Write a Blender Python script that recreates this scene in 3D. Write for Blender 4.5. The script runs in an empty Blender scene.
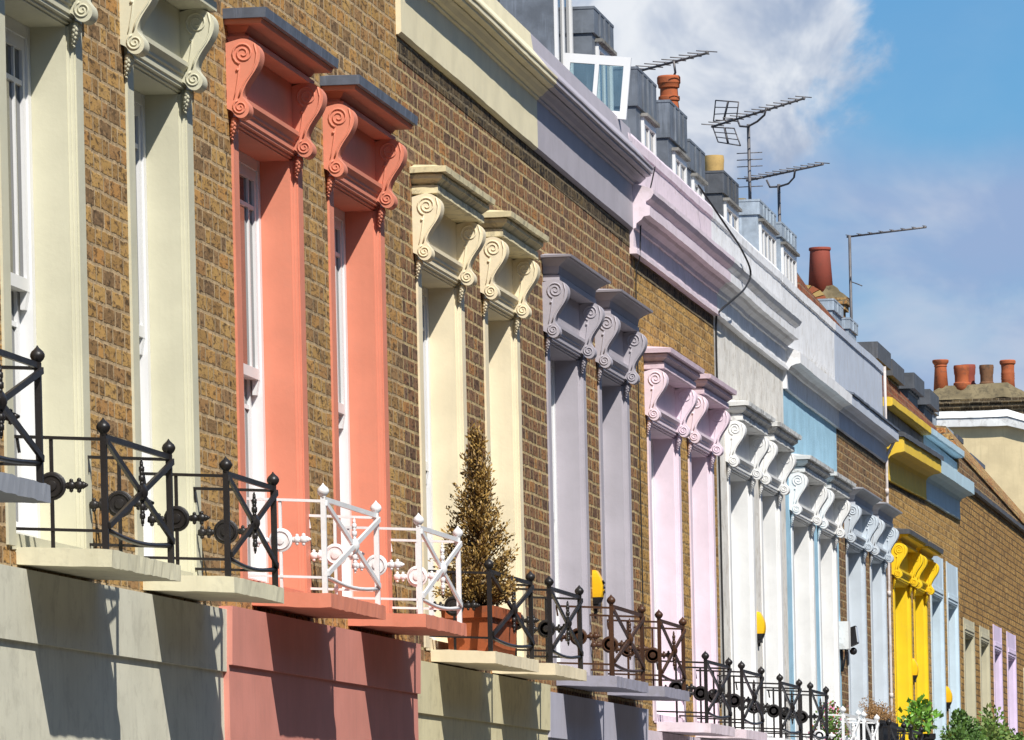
import bpy, bmesh, math, random
from mathutils import Vector, Matrix, noise
random.seed(7)
SC = bpy.context.scene
COL = SC.collection
EYE = 1.6                       # camera height above the pavement; levels below are measured from the eye

# ------------------------------------------------------------------ helpers
def link(name, me, parent=None, loc=(0, 0, 0), rot=(0, 0, 0)):
    o = bpy.data.objects.new(name, me)
    COL.objects.link(o)
    o.location = loc
    o.rotation_euler = rot
    if parent is not None:
        o.parent = parent
    return o

def thing(name, label, cat, loc, group=None, rotz=0):
    o = link(name, None, None, loc, (0, 0, rotz))
    o.empty_display_size = .2
    o['label'] = label; o['category'] = cat
    if group: o['group'] = group
    return o

def tag(o, label, cat, group=None):
    o['label'] = label; o['category'] = cat
    if group: o['group'] = group
    return o

class MB:
    """collects shapes into one mesh"""
    def __init__(self): self.bm = bmesh.new()
    def face(self, pts, mi=0, smooth=False):
        try:
            f = self.bm.faces.new([self.bm.verts.new(p) for p in pts])
            f.material_index = mi; f.smooth = smooth
            return f
        except ValueError:
            return None
    def hull(self, a, b, mi=0, smooth=False):
        """two equal loops joined: caps + sides"""
        n = len(a)
        va = [self.bm.verts.new(p) for p in a]; vb = [self.bm.verts.new(p) for p in b]
        fs = [self.bm.faces.new(va[::-1]), self.bm.faces.new(vb)]
        for i in range(n):
            j = (i + 1) % n
            f = self.bm.faces.new((va[i], va[j], vb[j], vb[i])); f.smooth = smooth
            fs.append(f)
        for f in fs: f.material_index = mi
        return fs
    def box(self, x0, x1, y0, y1, z0, z1, mi=0):
        self.hull([(x0, y0, z0), (x1, y0, z0), (x1, y1, z0), (x0, y1, z0)],
                  [(x0, y0, z1), (x1, y0, z1), (x1, y1, z1), (x0, y1, z1)], mi)
    def frust(self, r0, z0, r1, z1, mi=0):
        a = [(r0[0], r0[2], z0), (r0[1], r0[2], z0), (r0[1], r0[3], z0), (r0[0], r0[3], z0)]
        b = [(r1[0], r1[2], z1), (r1[1], r1[2], z1), (r1[1], r1[3], z1), (r1[0], r1[3], z1)]
        self.hull(a, b, mi)
    def prism_y(self, prof, y0, y1, mi=0, dz0=0., dz1=0., smooth=False):
        self.hull([(x, y0, z + dz0) for x, z in prof], [(x, y1, z + dz1) for x, z in prof], mi, smooth)
    def prism_z(self, prof, z0, z1, mi=0):
        self.hull([(x, y, z0) for x, y in prof], [(x, y, z1) for x, y in prof], mi)
    def tube(self, pts, r, n=6, mi=0, close=False, smooth=True):
        pts = [Vector(p) for p in pts]
        rs = r if isinstance(r, (list, tuple)) else [r] * len(pts)
        rings = []
        t0 = (pts[1] - pts[0]).normalized()
        up = Vector((0, 0, 1)) if abs(t0.z) < .9 else Vector((1, 0, 0))
        nrm = t0.cross(up).normalized()
        for i, p in enumerate(pts):
            if i == 0: t = (pts[1] - pts[0])
            elif i == len(pts) - 1: t = pts[-1] - pts[-2]
            else: t = (pts[i + 1] - pts[i]).normalized() + (pts[i] - pts[i - 1]).normalized()
            if t.length < 1e-9: t = pts[min(i + 1, len(pts) - 1)] - pts[max(i - 1, 0)]
            t.normalize()
            nrm = (nrm - t * nrm.dot(t))
            if nrm.length < 1e-6: nrm = t.orthogonal()
            nrm.normalize()
            b = t.cross(nrm)
            rings.append([self.bm.verts.new(p + (nrm * math.cos(2 * math.pi * k / n) + b * math.sin(2 * math.pi * k / n)) * rs[i]) for k in range(n)])
        for i in range(len(rings) - 1):
            for k in range(n):
                f = self.bm.faces.new((rings[i][k], rings[i][(k + 1) % n], rings[i + 1][(k + 1) % n], rings[i + 1][k]))
                f.smooth = smooth; f.material_index = mi
        for rg in (rings[0][::-1], rings[-1]):
            f = self.bm.faces.new(rg); f.material_index = mi
    def bar(self, p, q, w, t, side=(0, 1, 0), mi=0):
        """flat bar from p to q: w wide in the plane of side, t thick"""
        p, q = Vector(p), Vector(q); d = (q - p).normalized()
        s = Vector(side); s = (s - d * s.dot(d)).normalized(); u = d.cross(s)
        o = [s * (w / 2) + u * (t / 2), s * (-w / 2) + u * (t / 2), s * (-w / 2) - u * (t / 2), s * (w / 2) - u * (t / 2)]
        self.hull([p + k for k in o], [q + k for k in o], mi)
    def lathe(self, prof, c=(0, 0, 0), n=12, axis='z', mi=0, smooth=True, squash=1.):
        c = Vector(c)
        def ring(r, h):
            out = []
            for k in range(n):
                a = 2 * math.pi * k / n
                u, v = r * math.cos(a), r * math.sin(a)
                if axis == 'z': p = Vector((u, v, h))
                elif axis == 'y': p = Vector((u, h, v * squash))
                else: p = Vector((h, u, v * squash))
                out.append(self.bm.verts.new(c + p))
            return out
        first = prev = ring(*prof[0])
        for i in range(len(prof) - 1):
            nx = ring(*prof[i + 1])
            for k in range(n):
                f = self.bm.faces.new((prev[k], prev[(k + 1) % n], nx[(k + 1) % n], nx[k]))
                f.smooth = smooth; f.material_index = mi
            last = nx
            if i + 2 < len(prof):
                d0 = Vector((prof[i + 1][0] - prof[i][0], prof[i + 1][1] - prof[i][1])); d1 = Vector((prof[i + 2][0] - prof[i + 1][0], prof[i + 2][1] - prof[i + 1][1]))
                prev = ring(*prof[i + 1]) if d0.length > 1e-9 and d1.length > 1e-9 and d0.angle(d1) > .62 else nx
        for rg in (first[::-1], last):
            f = self.bm.faces.new(rg); f.material_index = mi; f.smooth = False
    def ball(self, c, r, sc=(1, 1, 1), sub=2, mi=0):
        m = Matrix.Translation(c) @ Matrix.Diagonal((r * sc[0], r * sc[1], r * sc[2], 1))
        g = bmesh.ops.create_icosphere(self.bm, subdivisions=sub, radius=1, matrix=m)
        for v in g['verts']:
            for f in v.link_faces: f.smooth = True; f.material_index = mi
    def roughen(self, step, amp, fr=9., seed=0.):
        """cut long edges, then wear the surface a little"""
        for _ in range(6):
            es = [e for e in self.bm.edges if e.calc_length() > step]
            if not es: break
            bmesh.ops.subdivide_edges(self.bm, edges=es, cuts=1, use_grid_fill=True)
        bmesh.ops.triangulate(self.bm, faces=[f for f in self.bm.faces if len(f.verts) > 4])
        for v in self.bm.verts:
            p = v.co * fr + Vector((seed, seed * 1.7, 0))
            v.co += Vector(noise.noise_vector(p)) * amp + Vector(noise.noise_vector(p * 3.1)) * amp * .5
    def mesh(self, name, mats, bevel=0.):
        if bevel:
            bmesh.ops.bevel(self.bm, geom=[e for e in self.bm.edges if e.is_manifold and e.calc_face_angle(0) > .6],
                            offset=bevel, segments=1, affect='EDGES', clamp_overlap=True)
        bmesh.ops.recalc_face_normals(self.bm, faces=self.bm.faces)
        me = bpy.data.meshes.new(name)
        self.bm.to_mesh(me); self.bm.free()
        for m in (mats if isinstance(mats, (list, tuple)) else [mats]): me.materials.append(m)
        return me
    def build(self, name, mats, parent=None, loc=(0, 0, 0), rot=(0, 0, 0), bevel=0.):
        return link(name, self.mesh(name, mats, bevel), parent, loc, rot)

# ------------------------------------------------------------------ materials
class NT:
    def __init__(self, name):
        self.m = bpy.data.materials.new(name); self.m.use_nodes = True
        self.t = self.m.node_tree; self.t.nodes.clear()
        self.out = self.n('ShaderNodeOutputMaterial'); self.b = self.n('ShaderNodeBsdfPrincipled')
        self.l(self.b.outputs[0], self.out.inputs[0])
    def n(self, ty, **kw):
        nd = self.t.nodes.new(ty)
        for k, v in kw.items(): setattr(nd, k, v)
        return nd
    def l(self, a, b): self.t.links.new(a, b)
    def val(self, sock, v):
        if hasattr(v, 'is_output') or hasattr(v, 'links'): self.l(v, sock)
        else: sock.default_value = v
    def math(self, op, a, b=0., c=0., clamp=False):
        nd = self.n('ShaderNodeMath', operation=op, use_clamp=clamp)
        self.val(nd.inputs[0], a); self.val(nd.inputs[1], b); self.val(nd.inputs[2], c)
        return nd.outputs[0]
    def mix(self, fac, a, b, mode='MIX'):
        nd = self.n('ShaderNodeMix', data_type='RGBA', blend_type=mode)
        self.val(nd.inputs[0], fac); self.val(nd.inputs[6], a); self.val(nd.inputs[7], b)
        return nd.outputs[2]
    def noise(self, vec, scale, detail=3., rough=.55, dist=0.):
        nd = self.n('ShaderNodeTexNoise'); self.l(vec, nd.inputs['Vector'])
        nd.inputs['Scale'].default_value = scale; nd.inputs['Detail'].default_value = detail
        nd.inputs['Roughness'].default_value = rough; nd.inputs['Distortion'].default_value = dist
        return nd.outputs[0]
    def ramp(self, f, a, b):
        nd = self.n('ShaderNodeMapRange', interpolation_type='SMOOTHSTEP'); self.val(nd.inputs[0], f)
        nd.inputs[1].default_value = a; nd.inputs[2].default_value = b
        return nd.outputs[0]
    def pos(self, scale=(1, 1, 1)):
        g = self.n('ShaderNodeNewGeometry')
        mp = self.n('ShaderNodeVectorMath', operation='MULTIPLY'); self.l(g.outputs['Position'], mp.inputs[0])
        mp.inputs[1].default_value = scale
        return mp.outputs[0]
    def bump(self, h, strength=.3, dist=.01):
        nd = self.n('ShaderNodeBump'); nd.inputs['Strength'].default_value = strength
        nd.inputs['Distance'].default_value = dist; self.l(h, nd.inputs['Height'])
        self.l(nd.outputs[0], self.b.inputs['Normal'])

def C4(c): return (c[0], c[1], c[2], 1.)

def paint(name, col, rough=.6, var=.10, dirt=0., dcol=(.16, .15, .13), streak=0., bump=.15, bscale=60., spec=.35, dscale=9.):
    """brush-painted render, wood or iron: slight tone shifts, optional grime patches and rain streaks"""
    k = NT(name); p = k.pos()
    v = k.noise(p, 3.2, 4.)
    c = k.mix(k.ramp(v, .3, .7), C4([x * (1 - var) for x in col]), C4([min(1, x * (1 + var * .6)) for x in col]))
    if streak:
        s = k.noise(k.pos((9, 9, .6)), 2.2, 5., .65)
        c = k.mix(k.math('MULTIPLY', k.ramp(s, .48, .78), streak), c, C4([a * .55 + b * .45 * .5 for a, b in zip(col, dcol)]))
    if dirt:
        d = k.noise(p, dscale, 6., .7, .4)
        c = k.mix(k.math('MULTIPLY', k.ramp(d, .5, .64), dirt), c, C4(dcol))
    k.l(c, k.b.inputs['Base Color'])
    k.b.inputs['Roughness'].default_value = rough
    k.b.inputs['Specular IOR Level'].default_value = spec
    if bump:
        h = k.math('ADD', k.noise(p, bscale, 4.), k.math('MULTIPLY', k.noise(p, 7., 2.), 2.))
        k.bump(h, bump, .004)
    return k.m

def brick(name, cols, mortar, jit=0., course=.075, bump=.7, pits=.45):
    """flemish bond laid in real courses: header and stretcher in turn, each brick its own tone"""
    k = NT(name)
    g = k.n('ShaderNodeNewGeometry')
    sp = k.n('ShaderNodeSeparateXYZ'); k.l(g.outputs['Position'], sp.inputs[0])
    sn = k.n('ShaderNodeSeparateXYZ'); k.l(g.outputs['True Normal'], sn.inputs[0])
    facing = k.math('GREATER_THAN', k.math('ABSOLUTE', sn.outputs[1]), .7)
    wob = k.n('ShaderNodeTexNoise'); k.l(g.outputs['Position'], wob.inputs['Vector']); wob.inputs['Scale'].default_value = 6.
    wob.inputs['Detail'].default_value = 3.
    wb = k.n('ShaderNodeSeparateColor'); k.l(wob.outputs['Color'], wb.inputs[0])
    u = k.math('ADD', k.math('MULTIPLY', sp.outputs[1], k.math('SUBTRACT', 1., facing)), k.math('MULTIPLY', sp.outputs[0], facing))
    u = k.math('ADD', u, k.math('MULTIPLY', k.math('SUBTRACT', wb.outputs[0], .5), .022))
    z = k.math('ADD', sp.outputs[2], k.math('MULTIPLY', k.math('SUBTRACT', wb.outputs[1], .5), .016))
    P, S = .342, .228
    zr = k.math('DIVIDE', z, course)
    row = k.math('FLOOR', zr)
    tz = k.math('MULTIPLY', k.math('FRACT', zr), course)
    odd = k.math('MODULO', k.math('ADD', row, 1000.), 2.)
    uu = k.math('ADD', k.math('DIVIDE', u, P), k.math('ADD', k.math('MULTIPLY', odd, .5), 100.))
    ui = k.math('FLOOR', uu)
    m = k.math('MULTIPLY', k.math('FRACT', uu), P)
    hdr = k.math('GREATER_THAN', m, S)
    dv = k.math('MINIMUM', k.math('MINIMUM', m, k.math('SUBTRACT', P, m)), k.math('ABSOLUTE', k.math('SUBTRACT', m, S)))
    dh = k.math('MINIMUM', tz, k.math('SUBTRACT', course, tz))
    # perp joints look as wide as bed joints, edges are worn
    fine = k.noise(g.outputs['Position'], 38., 5., .75)
    dist = k.math('ADD', k.math('MINIMUM', k.math('MULTIPLY', dv, .78), dh), k.math('MULTIPLY', k.math('SUBTRACT', fine, .5), .020))
    body = k.ramp(dist, .0048, .0100)
    cid = k.n('ShaderNodeCombineXYZ'); k.l(k.math('ADD', k.math('MULTIPLY', ui, 2.), hdr), cid.inputs[0]); k.l(row, cid.inputs[1])
    wn = k.n('ShaderNodeTexWhiteNoise', noise_dimensions='2D'); k.l(cid.outputs[0], wn.inputs['Vector'])
    cr = k.n('ShaderNodeValToRGB'); cr.color_ramp.interpolation = 'LINEAR'
    k.l(wn.outputs[0], cr.inputs[0])
    e = cr.color_ramp.elements
    while len(e) < len(cols): e.new(.5)
    for i, cc in enumerate(cols): e[i].position = i / (len(cols) - 1); e[i].color = C4(cc)
    # kiln burns and scuffs inside each brick
    mot = k.noise(k.pos((1, .28, 1)), 44., 5., .7, .6)
    bc = k.mix(k.math('MULTIPLY', k.ramp(mot, .47, .62), .88), cr.outputs[0], C4([x * .36 for x in cols[0]]))
    lt = k.noise(k.pos((1, .24, .8)), 60., 4., .65)
    bc = k.mix(k.math('MULTIPLY', k.ramp(lt, .50, .66), .62), bc, C4([min(1, x * 1.5) for x in cols[-1]]))
    mo = k.mix(k.ramp(k.noise(g.outputs['Position'], 14., 4.), .35, .7), C4([x * .62 for x in mortar]), C4(mortar))
    # open joints: here and there the mortar has gone
    gap = k.math('MULTIPLY', k.ramp(k.noise(g.outputs['Position'], 17., 4., .6), .66 - .14 * pits, .72 - .12 * pits), k.math('SUBTRACT', 1., k.ramp(dist, .0015, .0065)))
    mo = k.mix(gap, mo, (.025, .02, .016, 1))
    c = k.mix(body, mo, bc)
    big = k.noise(g.outputs['Position'], .9, 3.)
    c = k.mix(k.math('MULTIPLY', k.ramp(big, .5, .75), .25), c, C4((.09, .07, .05)))
    k.l(c, k.b.inputs['Base Color'])
    k.b.inputs['Roughness'].default_value = .9
    k.b.inputs['Specular IOR Level'].default_value = .15
    h = k.math('ADD', k.math('MULTIPLY', body, .9), k.math('MULTIPLY', mot, .5))
    h = k.math('SUBTRACT', h, k.math('MULTIPLY', gap, 1.2))
    k.bump(h, bump, .006)
    return k.m

def plainmat(name, col, rough=.5, metal=0., spec=.4):
    return paint(name, col, rough, .08, bump=.05, spec=spec)

def lead(name, col, seam=True):
    k = NT(name); p = k.pos()
    a = k.noise(p, 5., 5., .65); s = k.noise(k.pos((7, 7, .5)), 3., 4., .6)
    c = k.mix(k.ramp(a, .3, .7), C4([x * .75 for x in col]), C4([x * 1.2 for x in col]))
    c = k.mix(k.math('MULTIPLY', k.ramp(s, .52, .7), .5), c, C4([min(1, x * 1.9) for x in col]))
    k.l(c, k.b.inputs['Base Color']); k.b.inputs['Roughness'].default_value = .55
    k.b.inputs['Metallic'].default_value = .25
    k.bump(k.noise(p, 12., 4.), .25, .01)
    return k.m

def glass(name, tint, rough=.04):
    """window glass over a dim room: dark body, sky reflections"""
    k = NT(name); p = k.pos()
    c = k.mix(k.ramp(k.noise(p, 1.5, 2.), .4, .6), C4([x * .6 for x in tint]), C4(tint))
    k.l(c, k.b.inputs['Base Color']); k.b.inputs['Roughness'].default_value = rough
    k.b.inputs['Specular IOR Level'].default_value = .7
    k.bump(k.noise(p, 2.5, 1.), .05, .01)
    return k.m

def clearglass(name, tint=(.75, .85, .85)):
    k = NT(name)
    tr = k.n('ShaderNodeBsdfTransparent'); tr.inputs[0].default_value = C4(tint)
    gl = k.n('ShaderNodeBsdfGlossy'); gl.inputs['Roughness'].default_value = .03
    fr = k.n('ShaderNodeFresnel'); fr.inputs[0].default_value = 1.5
    mx = k.n('ShaderNodeMixShader')
    k.l(k.math('ADD', fr.outputs[0], .12), mx.inputs[0]); k.l(tr.outputs[0], mx.inputs[1]); k.l(gl.outputs[0], mx.inputs[2])
    k.l(mx.outputs[0], k.out.inputs[0])
    return k.m

def leafmat(name, a, b, rough=.55):
    k = NT(name)
    gi = k.noise(k.pos(), 22., 2.)
    wn = k.n('ShaderNodeTexWhiteNoise', noise_dimensions='3D')
    q = k.n('ShaderNodeVectorMath', operation='SNAP'); k.l(k.pos(), q.inputs[0]); q.inputs[1].default_value = (.03, .03, .03)
    k.l(q.outputs[0], wn.inputs['Vector'])
    c = k.mix(k.math('ADD', k.math('MULTIPLY', wn.outputs[0], .6), k.math('MULTIPLY', gi, .5)), C4(a), C4(b))
    k.l(c, k.b.inputs['Base Color']); k.b.inputs['Roughness'].default_value = rough
    return k.m

BR_YEL = brick('brick stock ochre', [(0.196, 0.124, 0.067), (0.345, 0.198, 0.071), (0.448, 0.262, 0.085), (0.540, 0.333, 0.115), (0.506, 0.259, 0.081), (0.299, 0.184, 0.090)], (.58, .42, .24))
BR_RED = brick('brick stock russet', [(0.123, 0.074, 0.049), (0.224, 0.118, 0.063), (0.325, 0.162, 0.072), (0.190, 0.118, 0.078), (0.426, 0.207, 0.072), (0.157, 0.095, 0.065)], (.58, .44, .23))
BR_GLD = brick('brick stock golden', [(0.250, 0.144, 0.050), (0.450, 0.256, 0.075), (0.562, 0.331, 0.100), (0.475, 0.275, 0.088), (0.625, 0.388, 0.125), (0.325, 0.194, 0.075)], (.48, .33, .16), pits=.75)
BR_GLX = brick('brick stock brown gold', [(0.230, 0.128, 0.047), (0.419, 0.236, 0.074), (0.540, 0.317, 0.101), (0.459, 0.257, 0.084), (0.581, 0.358, 0.121), (0.284, 0.169, 0.068)], (.20, .135, .07), pits=1.)
BR_DRK = brick('brick stock brown', [(0.103, 0.064, 0.044), (0.196, 0.103, 0.057), (0.287, 0.155, 0.067), (0.161, 0.103, 0.067), (0.345, 0.196, 0.071)], (.46, .34, .19))
BR_BLACK = brick('brick blackish', [(.03, .024, .018), (.06, .045, .03), (.10, .07, .04), (.14, .10, .05)], (.24, .19, .12))
BR_ROOF = brick('brick red coping', [(.20, .06, .03), (.33, .11, .05), (.26, .085, .045), (.15, .06, .04)], (.32, .20, .12))
BR_MIX = brick('brick yellow and red coping', [(.28, .10, .04), (.48, .33, .12), (.42, .15, .05), (.50, .36, .15)], (.30, .22, .13))
LEAD = lead('lead grey', (.16, .18, .21))
LEADB = lead('lead blue', (.13, .15, .19))
LEADP = lead('lead pale', (.38, .44, .50))
SLATE = lead('slate', (.10, .105, .115))
WHITE = paint('white gloss', (.76, .76, .76), .35, .03, bump=.05)
WHITE_OLD = paint('white worn', (.74, .74, .72), .55, .08, .35, (.25, .23, .20), streak=.25)
BLACK = paint('black iron', (.022, .019, .018), .38, .3, bump=.25, bscale=90., spec=.38)
BROWNI = paint('brown iron', (.070, .031, .015), .42, .3, bump=.25, bscale=90., spec=.35)
WHITEI = paint('white iron', (.80, .80, .80), .4, .06, .15, (.45, .42, .38), bump=.25, bscale=90.)
GLASS = glass('window glass', (.05, .055, .06))
CLEAR = clearglass('clear glass')
CURT = paint('net curtain', (.62, .66, .66), .9, .15, streak=.3)
TERRA = paint('terracotta', (.42, .11, .038), .8, .2, .5, (.16, .07, .04), bump=.3)
TERRAD = paint('terracotta dark', (.30, .07, .045), .8, .12, .2, (.16, .07, .05), bump=.2)
BUFF = paint('buff clay', (.50, .33, .12), .8, .12, .25, (.2, .13, .06), bump=.2)
MORT = paint('render flaunching', (.20, .16, .09), .95, .3, .6, (.07, .06, .04), bump=.6, bscale=30.)
YELLOWP = paint('yellow plastic', (.88, .50, .015), .35, .04, bump=.02)
BLACKP = paint('black plastic', (.02, .02, .022), .4, .1, bump=.03)
ALU = lead('aerial metal', (.13, .12, .12))
CABLE = paint('cable', (.02, .02, .022), .6, .1, bump=0)
CREAMW = paint('cream gable paint', (.66, .54, .32), .85, .10, .3, (.52, .42, .25), streak=.5, bump=.3, bscale=20., dscale=3.)

def scheme(col, name, **kw):
    d = dict(streak=.14, dirt=.04)
    d.update(kw)
    return paint(name, col, .62, .07, d['dirt'], d.get('dcol', (.2, .19, .16)), d['streak'], .18, 55.)

# ------------------------------------------------------------------ shared pieces
PROF = [(0, .336), (.045, .347), (.084, .355), (.123, .344), (.155, .32), (.168, .291), (.164, .252), (.144, .213), (.112, .174),
        (.086, .134), (.074, .10), (.086, .082), (.106, .060), (.108, .028), (.090, .006), (.065, 0), (.040, .011), (.026, .034), (0, .045)]
def smooth_prof(pr, k=2):
    for _ in range(k):
        q = []
        for i in range(len(pr)):
            a, b = Vector(pr[i]), Vector(pr[(i + 1) % len(pr)])
            if a.x < 1e-6 and b.x < 1e-6:
                q += [tuple(a), tuple(b)]; continue
            if a.x < 1e-6: q.append(tuple(a)); q.append(tuple(a * .25 + b * .75)); continue
            if b.x < 1e-6: q.append(tuple(a * .75 + b * .25)); q.append(tuple(b)); continue
            q.append(tuple(a * .75 + b * .25)); q.append(tuple(a * .25 + b * .75))
        r = []
        for p in q:
            if not r or (Vector(p) - Vector(r[-1])).length > 1e-5: r.append(p)
        pr = r
    return pr
CACHE = {}
def bracket_mesh(mat, w=.105):
    key = ('bracket', mat.name)
    if key in CACHE: return CACHE[key]
    m = MB(); pr = smooth_prof([(x * .93, z) for x, z in PROF])
    m.prism_y(pr, 0, w, smooth=False)
    for side, y in ((-1, 0.), (1, w)):
        def spiral(cx, cz, r0, r1, turns, a0, rad, ccw=1):
            n = int(turns * 16); pts = []
            for i in range(n + 1):
                t = i / n; a = a0 + ccw * t * turns * 2 * math.pi; r = r0 + (r1 - r0) * t
                pts.append((cx + r * math.cos(a), y + side * .002, cz + r * math.sin(a)))
            m.tube(pts, [rad * (1 - .35 * i / n) for i in range(n + 1)], 6)
        spiral(.078, .288, .050, .008, 2.1, math.radians(250), .0055, -1)
        spiral(.060, .050, .033, .006, 1.9, math.radians(110), .0045, 1)
        # raised rim down the S, and the two sunk drops
        rim = [(.146, .335), (.156, .29), (.150, .25), (.132, .212), (.100, .173), (.078, .135), (.066, .10)]
        m.tube([(a * .93 - .006, y + side * .001, b - .006) for a, b in rim], .0045, 6)
        inner = [(.060, .235), (.056, .20), (.050, .16), (.042, .12), (.032, .085)]
        m.tube([(a, y + side * .001, b) for a, b in inner], [.002, .004, .004, .0035, .002], 6)
        m.ball((.052, y + side * .002, .215), .009, sub=1)
    # acanthus drop under the lower volute
    for i, (zx, r) in enumerate(((.026, .026), (.022, .024), (.017, .020), (.012, .014), (.008, .009))):
        zz = -.010 - i * .016
        m.ball((zx, w * .5, zz), r, (.75, 1.5, .9), 2)
        for sg in (-1, 1): m.ball((zx + .004, w * .5 + sg * (.026 - .004 * i), zz - .010), r * .5, (.8, 1, 1.2), 1)
    CACHE[key] = m.mesh('bracket', mat)
    return CACHE[key]

# hood shapes: (z0, z1, projection bottom, projection top, material slot) above the window head
HOODS = {
 'lead':  [(.352, .375, .095, .095, 0), (.375, .392, .075, .075, 0), (.392, .420, .080, .100, 0), (.420, .436, .165, .170, 0), (.436, .442, .172, .172, 0),
           (.442, .486, .192, .196, 1), (.486, .512, .196, .02, 1)],
 'step':  [(.352, .358, .120, .135, 0), (.358, .398, .138, .138, 0), (.398, .408, .118, .118, 0), (.408, .432, .130, .160, 0), (.432, .455, .164, .166, 0),
           (.455, .462, .152, .152, 0), (.462, .492, .192, .196, 0), (.492, .522, .196, .02, 0)],
 'cove':  [(.352, .386, .100, .100, 0), (.386, .394, .085, .085, 0), (.394, .440, .092, .100, 0), (.440, .462, .100, .128, 0), (.462, .482, .130, .160, 0),
           (.482, .487, .172, .172, 0), (.487, .500, .182, .186, 0), (.500, .524, .186, .02, 0)],
}
def hood(parent, style, mats, YL, YR, z, worn=0., seed=0.):
    m = MB()
    for z0, z1, p0, p1, mi in HOODS[style]:
        f = lambda p: (0, p, YL + .065 - p, YR - .19 + p)
        m.frust(f(p0), z0, f(p1), z1, mi)
    if worn: m.roughen(.07, worn, 11., seed)
    return m.build('hood', mats, parent, (0, 0, z), bevel=0 if worn else .003)

def surround(house, YL, YR, zs, zh, mat, style, capmat, worn=0., simple=0., seed=0.):
    """painted architrave, its lintel and reveals; hood and brackets under it"""
    W = YR - YL
    m = MB()
    top = zh + (simple or .352)
    for s in (0, 1):
        T = (lambda t: YL + t) if s == 0 else (lambda t: YR - t)
        m.prism_z([(-.02, T(0)), (.011, T(0)), (.011, T(.120)), (-.02, T(.120))], zs, top)
        m.prism_z([(-.03, T(.1202)), (.004, T(.1203)), (.004, T(.130)), (-.010, T(.132)), (-.010, T(.140)), (-.022, T(.142)), (-.022, T(.15)), (-.32, T(.15)), (-.32, T(.10)), (-.03, T(.10))], zs, zh)
    tp = simple or .352; q = .0 if simple else .022
    prof = [(-.32, 0), (-.022, 0), (-.022, .008), (-.010, .010), (-.010, .020), (.004, .023), (.004, .034), (.011, .038), (.011, .066), (.020, .072), (.020, .084),
            (.018 + q, .104), (.018 + q, .124), (.006, .132), (.006, tp - .002), (-.02, tp - .002), (-.02, .06), (-.32, .06)]
    m.prism_y(prof, YL + .1207, YR - .1207, dz0=zh, dz1=zh)
    m.box(-.32, .002, YL + .151, YR - .151, zs - .01, zs + .05)
    o = m.build('window_surround', mat, house, (0, 0, EYE))
    if not simple:
        hood(o, style, [mat, capmat], YL, YR, zh, worn, seed)
        bm_ = bracket_mesh(mat)
        for y in (YL - .075, YR - .205):
            b = link('bracket', bm_, o, (.000, y, zh + .004))
    return o

def sash(house, YL, YR, zs, zh):
    a, b = YL + .151, YR - .151
    z0, z1 = zs + .05, zh - .001
    xo = -.165
    mid = (z0 + z1) / 2 + .02
    m = MB()
    j = .05
    m.box(xo - .14, xo, a, a + j, z0, z1); m.box(xo - .14, xo, b - j, b, z0, z1)
    m.box(xo - .14, xo - .002, a + j, b - j, z1 - .05, z1 - .0005)
    m.box(xo - .14, xo - .002, a + j, b - j, z0, z0 + .05)
    o = m.build('window', WHITE, house, (0, 0, EYE), bevel=.003)
    for (x, s0, s1) in ((xo - .010, mid - .04, z1 - .05), (xo - .052, z0 + .05, mid + .012)):
        q = MB(); y0, y1 = a + j + .001, b - j - .001
        q.box(x - .035, x, y0, y0 + .045, s0, s1 - .001); q.box(x - .035, x, y1 - .045, y1, s0, s1 - .001)
        q.box(x - .035, x, y0 + .045, y1 - .045, s1 - .05, s1 - .001); q.box(x - .035, x + .001, y0 + .045, y1 - .045, s0, s0 + .05)
        # marginal glazing bars
        q.box(x - .028, x - .004, y0 + .16, y0 + .18, s0 + .05, s1 - .05); q.box(x - .028, x - .004, y1 - .18, y1 - .16, s0 + .05, s1 - .05)
        q.box(x - .027, x - .003, y0 + .045, y1 - .045, s1 - .19, s1 - .17)
        # horns
        if x > xo - .03:
            for yy in (y0 + .001, y1 - .044): q.hull([(x - .03, yy, s0 - .07), (x - .012, yy, s0 - .07), (x - .001, yy, s0), (x - .03, yy, s0)], [(x - .03, yy + .043, s0 - .07), (x - .012, yy + .043, s0 - .07), (x - .001, yy + .043, s0), (x - .03, yy + .043, s0)])
        q.build('sash', WHITE, o, bevel=.002)
        g = MB(); g.box(x - .020, x - .014, y0 + .03, y1 - .03, s0 + .03, s1 - .03)
        g.build('pane', GLASS, o)
    return o

def slab(house, Y0, Y1, zt, X, mat, th=.065):
    """stone balcony slab, falling slightly outwards"""
    m = MB()
    d = .022
    m.hull([(-.05, Y0, zt - th), (X, Y0, zt - th - d), (X, Y1, zt - th - d), (-.05, Y1, zt - th)],
           [(-.05, Y0, zt), (X, Y0, zt - d), (X, Y1, zt - d), (-.05, Y1, zt)])
    m.roughen(.07, .0042, 13., Y0)
    return m.build('balcony_slab', mat, house, (0, 0, EYE))

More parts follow.
